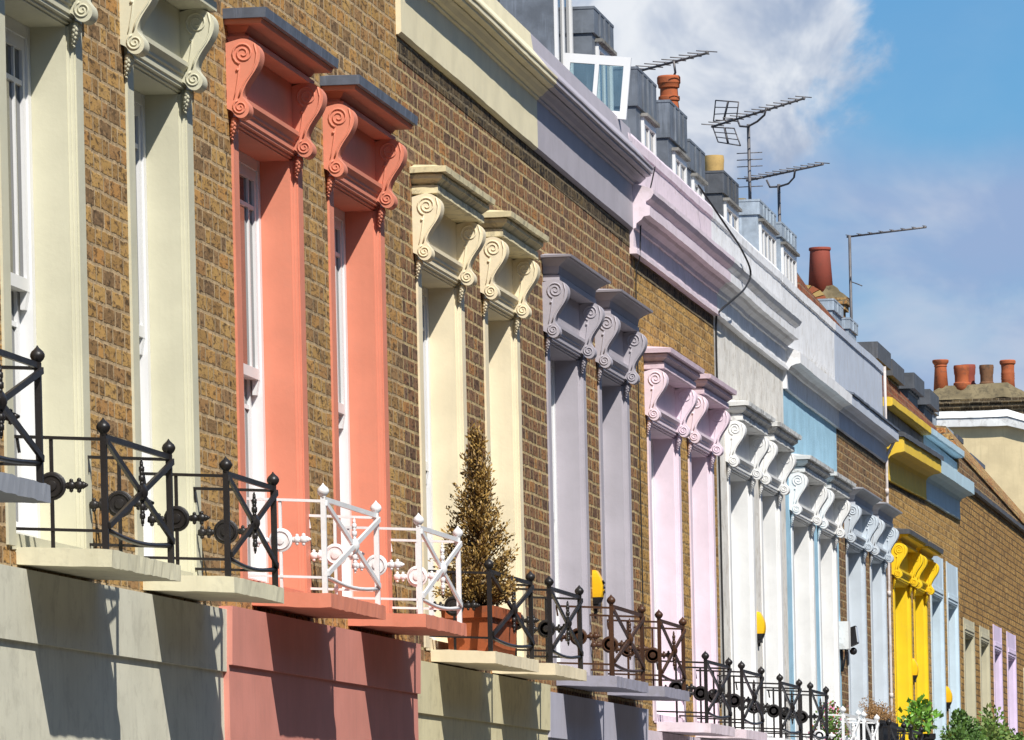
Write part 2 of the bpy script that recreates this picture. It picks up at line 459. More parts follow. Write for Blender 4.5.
def railing_meshes(L, D, mat):
    key = ('rail', round(L, 2), round(D, 2), mat.name)
    if key in CACHE: return CACHE[key]
    H, B = .437, .092
    p = D - .03
    y0, y1 = .035, L - .035
    r = MB()
    for y in (y0, y1):
        r.bar((-.02, y, H + .012), (p, y, H - .010), .022, .012)          # top rail
        r.bar((-.02, y, B + .012), (p, y, B - .008), .020, .011)          # bottom rail
        xb = p * .40
        r.bar((xb, y, -.004), (xb, y, H), .013, .013, (0, 1, 0))
        r.bar((0.004, y, H + .01), (0.012, y, H - .05), .012, .010)
    r.bar((p, y0, H), (p, y1, H), .012, .022, (1, 0, 0))
    pts = [(p, y0 + (y1 - y0) * t / 8, B - .024 * math.sin(math.pi * t / 8)) for t in range(9)]
    r.tube(pts, .010, 6)
    frame = r.mesh('railing_frame', mat, .0015)
    po = MB(); po.box(-.0115, .0115, -.0115, .0115, -.02, .446)
    post = po.mesh('post', mat, .002)
    fi = MB()
    fi.lathe([(.013, .440), (.013, .449), (.016, .452), (.022, .458), (.027, .468), (.027, .476), (.022, .486), (.013, .494), (.006, .501), (.002, .508)], n=14)
    fin = fi.mesh('finial', mat)
    c = MB()
    w = (y1 - y0)
    c.bar((0, 0, H - .018), (0, w, B + .012), .024, .012, (0, .5, .8))
    c.bar((.004, w, H - .018), (.004, 0, B + .012), .024, .012, (0, .5, .8))
    zc = (H + B) / 2 - .003
    c.lathe([(.016, -.016), (.030, -.010), (.034, .010), (.022, .016), (.010, .022)], (.004, w / 2, zc), 12, 'x')
    for s in (-1, 1):
        for i, (h, rr) in enumerate(((.035, .012), (.055, .018), (.075, .013), (.090, .016), (.108, .010), (.124, .006))):
            c.ball((.004, w / 2, zc + s * h), rr, (.8, 1, 1.1), 1)
        c.tube([(.004, w / 2, zc), (.004, w / 2, zc + s * .12)], .007, 6)
    cross = c.mesh('cross_brace', mat)
    o = MB()
    xb = p * .40
    o.lathe([(.046, -.010), (.054, -.006), (.054, .006), (.046, .010), (.040, .004), (.032, .004), (.026, .012), (.016, .014), (.006, .016)][::1], (0, 0, 0), 20, 'y')
    o.lathe([(.046, -.010), (.040, -.015), (.034, -.008), (.022, -.008), (.018, -.016), (.005, -.018)], (0, 0, 0), 20, 'y')
    for s in (-1, 1):
        for i, (h, rr) in enumerate(((.060, .014), (.074, .020), (.090, .014), (.104, .022), (.120, .015), (.132, .008))):
            if s < 0 and h > .11: continue
            o.ball((s * h, 0, 0), rr, (1, .7, 1), 1)
            if i in (1, 3):
                o.ball((s * h, 0, rr * .9), rr * .45, (1, .7, 1), 1); o.ball((s * h, 0, -rr * .9), rr * .45, (1, .7, 1), 1)
        o.tube([(0, 0, 0), (s * .11, 0, 0)], .008, 6)
    med = o.mesh('medallion', mat)
    CACHE[key] = (frame, post, fin, cross, med, p, y0, y1, xb)
    return CACHE[key]

def railing(house, Y0, Y1, zt, X, mat):
    L = round(Y1 - Y0, 2)
    frame, post, fin, cross, med, p, y0, y1, xb = railing_meshes(L, X, mat)
    r = link('balcony_railing', frame, house, (0, Y0, EYE + zt - .034))
    for y in (y0, y1):
        q = link('post', post, r, (p, y, 0))
        link('finial', fin, r, (p, y, 0))
        link('medallion', med, r, (xb, y, .258))
    link('cross_brace', cross, r, (p + .012, y0, 0))
    return r

def wall(house, Y0, Y1, z0, z1, holes, mat, x1=0., x0=-.30):
    """brick front with real openings"""
    ys = sorted(set([Y0, Y1] + [h[0] for h in holes] + [h[1] for h in holes]))
    zs = sorted(set([z0, z1] + [h[2] for h in holes] + [h[3] for h in holes]))
    solid = lambda i, j: 0 <= i < len(ys) - 1 and 0 <= j < len(zs) - 1 and not any(
        h[0] <= (ys[i] + ys[i + 1]) / 2 <= h[1] and h[2] <= (zs[j] + zs[j + 1]) / 2 <= h[3] for h in holes)
    m = MB()
    for i in range(len(ys) - 1):
        for j in range(len(zs) - 1):
            if not solid(i, j): continue
            a, b, c, d = ys[i], ys[i + 1], zs[j], zs[j + 1]
            m.face([(x1, a, c), (x1, b, c), (x1, b, d), (x1, a, d)])
            m.face([(x0, a, c), (x0, a, d), (x0, b, d), (x0, b, c)])
            if not solid(i - 1, j): m.face([(x0, a, c), (x1, a, c), (x1, a, d), (x0, a, d)])
            if not solid(i + 1, j): m.face([(x0, b, c), (x0, b, d), (x1, b, d), (x1, b, c)])
            if not solid(i, j - 1): m.face([(x0, a, c), (x0, b, c), (x1, b, c), (x1, a, c)])
            if not solid(i, j + 1): m.face([(x0, a, d), (x1, a, d), (x1, b, d), (x0, b, d)])
    bmesh.ops.remove_doubles(m.bm, verts=m.bm.verts, dist=1e-5)
    return m.build('brick_wall', mat, house, (0, 0, EYE))

def groundfloor(house, Y0, Y1, ztop, zstr, mat, x=.035):
    m = MB()
    m.box(-.30, x - .022, Y0, Y1, -EYE, zstr - .012)
    m.hull([(-.30, Y0, zstr - .0118), (x - .006, Y0, zstr - .0118), (x - .006, Y1, zstr - .0118), (-.30, Y1, zstr - .0118)],
           [(-.30, Y0, ztop), (x, Y0, ztop), (x, Y1, ztop), (-.30, Y1, ztop)])
    return m.build('ground_floor_wall', mat, house, (0, 0, EYE))

# ------------------------------------------------------------------ setting
def sheet(name, x0, x1, y0, y1, z, mat, th=.0):
    m = MB()
    if th: m.box(x0, x1, y0, y1, z - th, z)
    else: m.face([(x0, y0, z), (x1, y0, z), (x1, y1, z), (x0, y1, z)])
    o = m.build(name, mat); o['kind'] = 'structure'
    return o
ASPH = paint('asphalt', (.05, .05, .052), .9, .25, .3, (.03, .03, .03), bump=.6, bscale=120.)
PAVE = paint('paving', (.17, .165, .155), .9, .15, .3, (.11, .105, .10), bump=.4, bscale=40.)
EARTH = paint('earth', (.09, .08, .055), .95, .3, .3, (.08, .08, .05), bump=.4, bscale=10.)
sheet('ground', -1500, 1500, -1500, 2500, -.16, EARTH)
sheet('road', 2.6, 9.4, -40, 220, -.11, ASPH)
sheet('pavement', .06, 2.6, -40, 220, 0, PAVE, .14)
sheet('pavement', 9.4, 12.0, -40, 220, 0, PAVE, .14)

# ------------------------------------------------------------------ the terrace
PG = scheme((.61, .585, .435), 'pale green paint', dirt=.0)
PGS = scheme((.68, .64, .46), 'pale green slab paint', dirt=.25, streak=.35, dcol=(.36, .34, .26))
PGW = scheme((.68, .66, .53), 'pale green render', dirt=.3, streak=.4, dcol=(.40, .38, .30))
CO = scheme((.69, .245, .155), 'coral paint')
COW = scheme((.64, .26, .205), 'coral render', streak=.25)
CR = scheme((.80, .695, .485), 'cream paint')
CRH = scheme((.78, .68, .42), 'cream worn hood paint', dirt=.55, dcol=(.20, .18, .13))
CRW = scheme((.72, .65, .41), 'cream render', dirt=.3, streak=.5, dcol=(.38, .33, .2))
CRS = scheme((.80, .72, .49), 'cream smooth render', streak=.12)
LI = scheme((.43, .40, .44), 'lilac grey paint')
LIW = scheme((.48, .47, .55), 'lilac render', streak=.3)
LIS = scheme((.34, .33, .40), 'lilac slab paint', dirt=.3, streak=.2)
PI = scheme((.80, .66, .74), 'pink paint')
PIH = scheme((.74, .58, .66), 'pink hood paint', dirt=.3, dcol=(.32, .25, .28))
PIW = scheme((.78, .66, .72), 'pink render', dirt=.3, streak=.3, dcol=(.45, .38, .36))
WH = scheme((.76, .76, .75), 'white paint')
WHH = scheme((.72, .72, .70), 'white worn hood paint', dirt=.8, dcol=(.20, .19, .17))
WHW = scheme((.82, .82, .83), 'white render', dirt=.30, streak=.25, dcol=(.42, .37, .29))
GREYR = paint('grey roughcast', (.74, .71, .655), .95, .14, .4, (.34, .27, .18), bump=.8, bscale=70.)
BLUER = paint('blue roughcast', (.33, .55, .69), .95, .12, .2, (.35, .5, .6), bump=.9, bscale=70.)
GB = scheme((.55, .61, .67), 'grey blue paint')
GBH = scheme((.48, .50, .55), 'grey blue hood paint', dirt=.2, dcol=(.3, .3, .3))
YE = scheme((.86, .58, .012), 'yellow paint')
YEW = scheme((.80, .54, .05), 'yellow render', dirt=.3, dcol=(.55, .42, .10))
PB = scheme((.55, .67, .75), 'pale blue paint')
PBW = scheme((.48, .64, .72), 'pale blue render', dirt=.15, dcol=(.35, .45, .5))
BE = scheme((.52, .48, .34), 'beige paint')
FL = scheme((.70, .58, .76), 'violet paint')
GBR = scheme((.52, .57, .66), 'grey blue render', dirt=.25, streak=.5, dcol=(.42, .38, .32))
GREYS = scheme((.30, .32, .36), 'grey slab paint', streak=.15)
STAIN = paint('stained render', (.26, .25, .23), .9, .35, .7, (.10, .09, .075), streak=.7, bump=.4, bscale=30.)

# entablature profiles (x, z) relative to the frieze bottom
E_CREAM = [(-.25, 0), (.065, 0), (.08, .012), (.08, .300), (.095, .305), (.095, .318), (.115, .325), (.135, .345), (.150, .355), (.150, .365), (.185, .372), (.185, .385),
           (.20, .39), (.20, .415), (.208, .42), (.208, .432), (.19, .44), (.03, .60), (.0, .70), (-.10, .76), (-.25, .76)]
E_PINK = [(-.25, 0), (.10, 0), (.10, .03), (.08, .045), (.08, .165), (.095, .17), (.10, .20), (.135, .225), (.15, .245), (.19, .25), (.19, .315), (.165, .325), (.165, .345),
          (.20, .365), (.22, .395), (.22, .425), (.19, .435), (.03, .475), (.0, .49), (.0, .72), (.03, .735), (.03, .80), (-.02, .845), (-.12, .85), (-.25, .85)]
E_LB = [(-.25, 0), (.08, 0), (.08, .155), (.10, .16), (.12, .185), (.16, .20), (.20, .205), (.20, .295), (.18, .305), (.02, .36), (.0, .40), (.0, .87), (.03, .88), (.03, .95), (-.03, .985), (-.25, .985)]
E_GB = E_LB[:14] + [(.0, .85), (-.06, .87), (-.25, .87)]
E_YEL = [(-.25, 0), (.08, 0), (.08, .045), (.055, .055), (.055, .20), (.10, .235), (.16, .265), (.20, .27), (.24, .28), (.24, .415), (.20, .42), (-.25, .42)]
def entab(house, prof, Y0, Y1, z0, z1, mats, name='cornice', worn=0.):
    m = MB(); n = 8
    L = Y1 - Y0
    prof = [(x - .05 if x >= .06 else (x * .5 if x > 0 else x), z) for x, z in prof]
    m.prism_y(prof, Y0, Y1, 0, z0, z1)
    m.roughen(.25, worn or .0012, 5., Y0)
    for v in m.bm.verts:                                    # old cornices are never quite straight
        q = noise.noise(Vector((v.co.y * .45, 3.3, 0)))
        v.co.z += .012 * q; v.co.x += .006 * noise.noise(Vector((v.co.y * .6, 9.1, 0)))
    return m.build(name, mats, house, (0, 0, EYE))

def roof_of(house, Y0, Y1, zeave, mat, x0=-.26, pitch=33., ridge=-4.2):
    m = MB()
    zr = zeave + (x0 - ridge) * math.tan(math.radians(pitch))
    m.hull([(x0, Y0, zeave - .35), (x0, Y0, zeave - .2), (ridge, Y0, zr - .2), (2 * ridge - x0, Y0, zeave - .2), (2 * ridge - x0, Y0, zeave - .35)],
           [(x0, Y1, zeave - .35), (x0, Y1, zeave - .2), (ridge, Y1, zr - .2), (2 * ridge - x0, Y1, zeave - .2), (2 * ridge - x0, Y1, zeave - .35)])
    m.box(2 * ridge - x0 - .0, 2 * ridge - x0 + .3, Y0, Y1, -EYE, zeave - .352)
    return m.build('roof', mat, house, (0, 0, EYE))

def box_dormer(house, Y0, Y1, z0, z1, mat, x=-.25, depth=1.3, win=None, over=.004, roof_th=.018, wmat=WHITE, band=.16, nbar=1):
    """flat topped dormer clad in sheet metal with seams; its window sits in the front"""
    m = MB()
    m.box(x - depth, x, Y0, Y1, z0, z1 - roof_th - band)
    m.box(x - depth, x + .018, Y0 - .015, Y1 + .015, z1 - roof_th - band, z1 - roof_th)
    m.box(x - depth - over, x + over + .018, Y0 - over - .015, Y1 + over + .015, z1 - roof_th, z1)
    n = max(2, int((Y1 - Y0) / .24))
    for i in range(1, n):
        yy = Y0 + (Y1 - Y0) * i / n
        m.box(x + .018, x + .030, yy - .008, yy + .008, z1 - roof_th - band + .004, z1 - roof_th - .004)
    for i in range(1, 4):
        xx = x - .02 - depth * i / 4
        m.box(xx - .008, xx + .008, Y0 - .012, Y0, z0, z1 - roof_th - band)
    o = m.build('dormer', mat, house, (0, 0, EYE), bevel=.004)
    if win:
        a, b, c, d = win
        f = MB()
        for (p, q, r, s) in ((a, a + .05, c, d), (b - .05, b, c, d), (a + .05, b - .05, c, c + .05), (a + .05, b - .05, d - .05, d)):
            f.box(x - .03, x + .022, p, q, r, s)
        nb = nbar
        for i in range(1, nb + 1):
            yy = a + (b - a) * i / (nb + 1)
            f.box(x - .02, x + .016, yy - .02, yy + .02, c + .05, d - .05)
        f.box(x + .0, x + .05, a - .02, b + .02, d, d + .022, 1)
        w = f.build('dormer_window', [wmat, STAIN], o, bevel=.003)
        g = MB(); g.box(x - .01, x + .004, a + .04, b - .04, c + .04, d - .04)
        g.build('pane', GLASS, o)
    return o

def pot(name, parent, loc, h, r0, r1, mat, style=0):
    m = MB()
    if style == 0:      # tapered with a plain roll rim
        pr = [(r0, 0), (r1 * 1.0, h * .93), (r1 * 1.10, h * .945), (r1 * 1.12, h * .97), (r1 * 1.08, h), (r1 * .85, h), (r1 * .8, h * .6)]
    elif style == 1:    # heavy moulded head
        pr = [(r0, 0), (r1 * 1.12, h * .50), (r1 * 1.04, h * .60), (r1 * 1.2, h * .61), (r1 * 1.23, h * .64), (r1 * 1.2, h * .675), (r1 * 1.03, h * .685), (r1 * 1.0, h * .80), (r1 * 1.20, h * .815), (r1 * 1.24, h * .87), (r1 * 1.33, h * .885), (r1 * 1.33, h * .975), (r1 * 1.2, h), (r1 * .9, h), (r1 * .85, h * .6)]
    elif style == 4:    # tapered with a flared cup
        pr = [(r0, 0), (r1, h * .80), (r1 * 1.10, h * .82), (r1 * 1.05, h * .86), (r1 * 1.36, h * .93), (r1 * 1.38, h * .985), (r1 * 1.28, h), (r1 * .9, h), (r1 * .8, h * .6)]
    elif style == 2:    # short banded
        pr = [(r0, 0), (r0, h * .2), (r0 * 1.06, h * .24), (r0 * 1.06, h * .32), (r1, h * .36), (r1, h * .62), (r1 * 1.08, h * .68), (r1 * 1.12, h * .86), (r1 * 1.16, h * .9), (r1 * 1.1, h), (r1 * .85, h), (r1 * .8, h * .5)]
    else:               # ribbed cylinder
        pr = [(r0, 0), (r1, h * .45)]
        for i in range(3): pr += [(r1 * 1.06, h * (.48 + i * .07)), (r1 * 1.0, h * (.52 + i * .07))]
        pr += [(r1 * .98, h * .74), (r1 * 1.02, h * .86), (r1 * 1.22, h * .90), (r1 * 1.24, h * .97), (r1 * 1.1, h), (r1 * .9, h), (r1 * .8, h * .5)]
    m.lathe(pr, n=20)
    return m.build(name, mat, parent, loc)

def stack(house, x0, x1, Y0, Y1, z0, z1, mat, cap=True, flaunch=True):
    m = MB()
    m.box(x0, x1, Y0, Y1, z0, z1 - .16)
    if cap:
        m.box(x0 - .04, x1 + .04, Y0 - .04, Y1 + .04, z1 - .16, z1 - .085)
        m.box(x0 - .07, x1 + .07, Y0 - .07, Y1 + .07, z1 - .085, z1)
    o = m.build('chimney', mat, house, (0, 0, EYE), bevel=.006)
    if flaunch:
        f = MB(); f.frust((x0 - .05, x1 + .05, Y0 - .05, Y1 + .05), z1, (x0 + .12, x1 - .12, Y0 + .1, Y1 - .1), z1 + .12)
        f.roughen(.1, .02, 6., Y0)
        f.build('flaunching', MORT, o)
    return o

GRP = 'painted houses of the terrace'
LAB = {
 'first': 'nearest terraced house, only its grey balcony slab showing at the left edge',
 'green': 'terraced house with pale green window surrounds and black balcony railings, left of the coral house',
 'coral': 'terraced house with coral red window surrounds and coral balcony slabs',
 'cream': 'terraced house with cream yellow window surrounds beside the coral house',
 'lilac': 'brick terraced house with grey lilac window surrounds and cornice',
 'pink': 'terraced house with pale pink window surrounds and pink cornice',
 'white': 'terraced house with white window surrounds on grey roughcast render and worn hoods',
 'blue': 'terraced house with sky blue roughcast wall and white window surrounds',
 'greyblue': 'brick terraced house with pale grey blue window surrounds beside the yellow house',
 'yellow': 'terraced house with bright yellow window surrounds and yellow cornice',
 'paleblue': 'terraced house with pale blue cornice and plain pale blue surrounds without brackets',
 'beige': 'golden brick house with two short beige window surrounds',
 'violet': 'golden brick house with two short violet window surrounds',
}
HS = {}
def house(key, Y0):
    o = thing('terraced_house', LAB[key], 'house', (0, 0, 0), GRP)
    HS[key] = o
    return o

def standard(key, Y0, Y1, A, B, zh, bmat, smat, style, capmat, slabmat, gmat, gtop, gstr, railmat, wtop, worn=0., sx=(.37, .37), slabs=None, simple=0., drop=2.15, hoodmat=None, gx=.035):
    h = house(key, Y0)
    zt = zh - drop
    holes = [(a + .06, b - .06, zt - .02, zh + .04) for a, b in (A, B)]
    wall(h, Y0, Y1, gtop + .001, wtop, holes, bmat)
    groundfloor(h, Y0, Y1, gtop, gstr, gmat, gx)
    for i, (a, b) in enumerate((A, B)):
        s = surround(h, a, b, zt, zh, smat, style, capmat, worn, simple, seed=a)
        if hoodmat is not None:
            for ch in s.children:
                if ch.name.startswith('hood'): ch.data.materials[0] = hoodmat
        sash(h, a, b, zt, zh)
        s0, s1 = (a + .08, b + .02) if not slabs else slabs[i]
        if slabmat is not None:
            slab(h, s0, s1, zt, sx[i], slabmat)
        if railmat is not None:
            railing(h, s0 + .0, s1, zt, sx[i], railmat)
    return h

# level of each slab top below the window head is 2.09 in the drawing of the row
hp = standard('first', 16.2, 21.3, (17.0, 18.4), (19.45, 20.75), 3.50, BR_YEL, PG, 'step', PG, GREYS, PGW, 1.32, 1.05, BLACK, 4.9, sx=(.37, .375), slabs=((17.1, 18.5), (19.75, 21.12)), drop=2.072)
entab(hp, E_CREAM, 16.2, 21.3, 4.85, 4.85, CRS)
h0 = standard('green', 21.3, 26.0, (22.0, 23.44), (24.28, 25.6), 3.35, BR_YEL, PG, 'step', PG, PGS, PGW, 1.165, .905, BLACK, 4.6, sx=(.365, .38), slabs=((22.16, 23.42), (24.42, 25.52)), drop=2.10)
entab(h0, E_CREAM, 21.301, 25.99, 4.55, 4.55, CRS)
h1 = standard('coral', 26.0, 31.0, (26.50, 28.18), (28.88, 30.45), 3.355, BR_YEL, CO, 'lead', LEADB, CO, COW, 1.18, .935, WHITEI, 4.64, sx=(.36, .385), slabs=((26.75, 28.2), (29.2, 30.48)), drop=2.075, gx=.06)
entab(h1, E_CREAM, 26.0, 30.95, 4.61, 4.61, COW)
h2 = standard('cream', 31.0, 35.85, (31.46, 33.02), (33.74, 35.08), 3.20, BR_RED, CR, 'step', CR, CR, CRW, 1.10, .84, BLACK, 4.345, .003, slabs=((31.68, 33.25), (33.80, 35.1)), drop=2.02, hoodmat=CRH, sx=(.345, .36))
entab(h2, E_CREAM, 31.0, 35.85, 4.339, 4.297, CRS, worn=.002)
h3 = standard('lilac', 35.85, 40.45, (36.19, 37.88), (38.5, 39.98), 3.19, BR_RED, LI, 'cove', LI, LIS, LIW, 1.06, .80, BROWNI, 4.30, slabs=((36.35, 37.85), (38.65, 39.98)), drop=2.01)
entab(h3, E_CREAM, 35.85, 40.40, 4.297, 4.262, LI)
h4 = standard('pink', 40.45, 45.05, (40.95, 42.74), (43.26, 44.78), 3.025, BR_GLD, PI, 'step', PI, PIW, PIW, .92, .66, BLACK, 4.12, .0015, slabs=((41.15, 42.62), (43.35, 44.72)), drop=2.03, hoodmat=PIH)
entab(h4, E_PINK, 40.25, 45.05, 4.107, 4.107, PIW, worn=.003)
h5 = standard('white', 45.05, 49.95, (45.72, 47.47), (47.96, 49.5), 3.01, GREYR, WH, 'step', WHH, WHW, WHW, .92, .66, BLACK, 4.12, .004, slabs=((45.95, 47.45), (48.25, 49.6)), drop=2.03, hoodmat=WHH)
entab(h5, E_PINK, 45.051, 49.95, 4.107, 4.079, WHW, worn=.004)
h6 = standard('blue', 49.95, 54.5, (50.33, 52.17), (52.58, 54.24), 2.90, BLUER, WH, 'step', WHH, WHW, WHW, .80, .54, WHITEI, 3.93, .003, slabs=((50.95, 52.4), (52.85, 54.2)), drop=2.05, hoodmat=WHH)
entab(h6, E_LB, 49.951, 54.5, 3.931, 3.917, WHW, worn=.003)
h7 = standard('greyblue', 54.5, 59.5, (55.15, 57.02), (57.55, 59.2), 2.91, BR_DRK, GB, 'cove', GBH, WHW, WHW, .80, .54, BLACK, 3.93, slabs=((55.35, 57.0), (57.7, 59.0)), drop=2.07, hoodmat=GBH)
entab(h7, E_GB, 54.501, 59.35, 3.917, 3.91, GBR)
h8 = standard('yellow', 59.5, 64.2, (60.05, 62.08), (62.45, 64.1), 2.80, BR_GLD, YE, 'lead', SLATE, WHW, WHW, .70, .45, None, 3.83, .003, slabs=((60.2, 61.9), (62.6, 63.9)), drop=2.08)
entab(h8, E_YEL, 59.5, 64.1, 3.752, 3.818, YEW, worn=.004)
h9 = standard('paleblue', 64.2, 68.85, (64.62, 66.36), (66.86, 68.45), 2.83, BR_GLD, PB, 'step', PB, WHW, WHW, .70, .45, None, 3.88, slabs=((64.8, 66.2), (67.0, 68.25)), drop=2.1, simple=.47)
entab(h9, E_YEL, 64.101, 68.85, 3.818, 3.866, PBW, worn=.004)
h10 = standard('beige', 68.85, 73.6, (69.2, 70.85), (71.72, 73.3), 2.57, BR_GLX, BE, 'step', BE, WHW, WHW, .50, .25, None, 4.30, slabs=((69.3, 70.7), (71.8, 73.05)), drop=2.05, simple=.20)
h11 = standard('violet', 73.6, 78.6, (74.0, 75.45), (76.4, 78.05), 2.54, BR_GLX, FL, 'step', FL, WHW, WHW, .50, .25, None, 4.30, slabs=((74.1, 75.2), (76.5, 77.7)), drop=2.05, simple=.33)

# strips of blackish brick right under the painted friezes
def dark_course(h, Y0, Y1, z0, z1, th=.11, mat=None):
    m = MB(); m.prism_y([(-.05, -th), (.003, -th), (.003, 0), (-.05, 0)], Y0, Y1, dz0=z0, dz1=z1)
    m.build('dark_brick_course', mat or BR_BLACK, h, (0, 0, EYE))
dark_course(h2, 31.05, 35.849, 4.334, 4.292); dark_course(h3, 35.851, 40.40, 4.292, 4.257); dark_course(h4, 40.5, 45.0, 4.100, 4.100, .09); dark_course(h7, 54.55, 59.3, 3.910, 3.903, .06)
dark_course(h8, 59.55, 64.15, 3.745, 3.812, .05)

m = MB(); m.prism_y([(.0, .362), (.135, .305), (.166, .300), (.166, .318), (.14, .325), (.0, .385)], 54.51, 59.37, dz0=3.917, dz1=3.91); m.roughen(.2, .004, 5.)
m.build('lead_flashing', LEADB, h7, (0, 0, EYE))

# parapets of yellow and pale blue: stained wall, painted coping
def parapet(h, Y0, Y1, z0, z1, wmat, cmat, dz=.03):
    m = MB(); m.box(-.25, 0.0, Y0, Y1, z0, z1 - .09); m.build('parapet_wall', wmat, h, (0, 0, EYE))
    m = MB(); m.prism_y([(-.28, -.09), (.07, -.09), (.085, -.075), (.085, -.01), (.05, .0), (-.28, .0)], Y0, Y1, dz0=z1, dz1=z1 + dz)
    m.roughen(.2, .004, 5.); m.build('coping', cmat, h, (0, 0, EYE))
parapet(h8, 59.5, 64.2, 4.16, 4.57, STAIN, YEW)
m = MB(); m.prism_y([(-.1, .0), (.19, 0.0), (.215, -.02), (.215, .028), (.19, .045), (-.1, .075)], 59.48, 64.12, dz0=4.175, dz1=4.24)
m.roughen(.15, .006, 5.); m.build('lead_cap', SLATE, h8, (0, 0, EYE))
parapet(h9, 64.201, 68.85, 4.24, 4.60, PBW, PBW, .05)

# upper brickwork of the two golden houses: dark string, parapet and bright brick-on-edge coping
def brick_top(h, Y0, Y1, z=4.30, zt=4.80):
    m = MB(); m.box(-.28, .05, Y0, Y1, z + .0, z + .05); m.roughen(.3, .004, 4.); m.build('string_course', SLATE, h, (0, 0, EYE))
    f = lambda y: zt - .020 * (y - 70.) if y < 84 else zt - .28
    m = MB(); m.hull([(-.3, Y0, z + .052), (.012, Y0, z + .052), (.012, Y1, z + .052), (-.3, Y1, z + .052)], [(-.3, Y0, f(Y0) - .2), (.012, Y0, f(Y0) - .2), (.012, Y1, f(Y1) - .2), (-.3, Y1, f(Y1) - .2)])
    m.build('parapet_wall', BR_DRK, h, (0, 0, EYE))
    m = MB(); m.prism_y([(-.32, -.198), (.03, -.198), (.02, -.14), (-.12, .11), (-.32, .13)], Y0, Y1, dz0=f(Y0), dz1=f(Y1)); m.build('coping', BR_MIX, h, (0, 0, EYE))
    m = MB(); m.prism_y([(-.40, .02), (-.325, .02), (-.325, .18), (-.40, .19)], Y0, Y1, dz0=f(Y0), dz1=f(Y1)); m.build('roof_edge', SLATE, h, (0, 0, EYE))
brick_top(h10, 68.86, 73.6); brick_top(h11, 73.6, 78.6)

# roofs and brick upstands behind the parapets
for h, a, b, ze in ((hp, 16.2, 21.3, 5.4), (h0, 21.3, 26.0, 5.2), (h1, 26.0, 31.0, 5.2), (h2, 31.0, 35.85, 4.95), (h3, 35.85, 40.45, 4.9), (h4, 40.45, 45.05, 4.85), (h5, 45.05, 49.95, 4.8),
                    (h6, 49.95, 54.5, 4.8), (h7, 54.5, 59.5, 4.75), (h8, 59.5, 64.2, 4.65), (h9, 64.2, 68.85, 4.65), (h10, 68.85, 73.6, 4.8), (h11, 73.6, 78.6, 4.8)):
    roof_of(h, a + .001, b - .001, ze, SLATE)
def upstand(h, Y0, Y1, za, zb, zl):
    """low brick slope between the parapet and the dormers"""
    m = MB()
    m.hull([(-.10, Y0, zl), (-.235, Y0, za), (-.249, Y0, za), (-.249, Y0, zl)], [(-.10, Y1, zl), (-.235, Y1, zb), (-.249, Y1, zb), (-.249, Y1, zl)])
    m.build('roof_kerb', BR_ROOF, h, (0, 0, EYE))
upstand(h5, 47.0, 49.949, 5.03, 5.07, 4.6); upstand(h6, 49.951, 53.62, 5.07, 5.09, 4.6); upstand(h6, 53.621, 54.499, 5.25, 5.20, 4.6); upstand(h7, 54.501, 59.499, 5.195, 5.07, 4.6)
upstand(h8, 59.501, 64.199, 5.065, 4.985, 4.3); upstand(h9, 64.201, 68.849, 4.98, 4.93, 4.3)

# dormers
d1 = box_dormer(h3, 39.53, 40.34, 4.7, 6.15, LEAD, win=(39.57, 40.31, 5.22, 5.95), band=.12, x=-.38)
d2 = box_dormer(h4, 40.46, 41.42, 4.7, 5.80, LEAD, win=(40.62, 41.34, 5.02, 5.58), band=.16, x=-.25)
d3 = box_dormer(h4, 42.70, 43.74, 4.7, 5.68, LEAD, win=(42.98, 43.66, 5.02, 5.36), band=.26)
d4 = box_dormer(h4, 44.55, 45.58, 4.7, 5.67, LEAD, win=(44.78, 45.50, 4.98, 5.32), band=.26)
d5 = box_dormer(h5, 45.75, 46.70, 4.7, 5.52, LEAD, win=(45.95, 46.62, 4.95, 5.26), band=.20)
d6 = box_dormer(h5, 48.00, 49.02, 4.7, 5.53, SLATE, win=(48.10, 48.98, 4.90, 5.30), band=.16)
d7 = box_dormer(h6, 50.62, 51.90, 4.7, 5.58, LEADP, win=(50.68, 51.86, 4.90, 5.40), band=.11, nbar=3)
d8 = box_dormer(h6, 52.38, 53.60, 4.7, 5.57, LEADP, win=(52.44, 53.56, 4.88, 5.38), band=.11, nbar=3)
d9 = box_dormer(h7, 57.00, 57.9, 4.6, 5.32, LEADP, band=.09)
d10 = box_dormer(h7, 58.6, 59.4, 4.6, 5.28, LEADP, band=.09)
dk = dict(over=.055, roof_th=.17, band=.03)
d11 = box_dormer(h8, 61.0, 62.4, 4.5, 5.24, SLATE, **dk)
d12 = box_dormer(h8, 62.7, 64.0, 4.5, 5.20, SLATE, **dk)
d13 = box_dormer(h9, 65.4, 66.6, 4.5, 5.27, SLATE, **dk)
d14 = box_dormer(h9, 67.5, 68.6, 4.5, 5.25, SLATE, **dk)
d15 = box_dormer(h10, 69.5, 70.1, 4.6, 5.19, LEADP, x=-.34, over=.03, roof_th=.05)
d16 = box_dormer(h10, 71.4, 72.2, 4.6, 5.10, LEADP, win=(71.5, 72.1, 4.8, 5.0), x=-.34, over=.03, roof_th=.05)
d17 = box_dormer(h10, 72.7, 73.5, 4.6, 5.10, SLATE, x=-.34, over=.05, roof_th=.06)
d18 = box_dormer(h11, 75.0, 77.4, 4.5, 5.03, LEADB, win=(75.2, 77.2, 4.7, 4.92), x=-.34, over=.03, roof_th=.05, nbar=3)

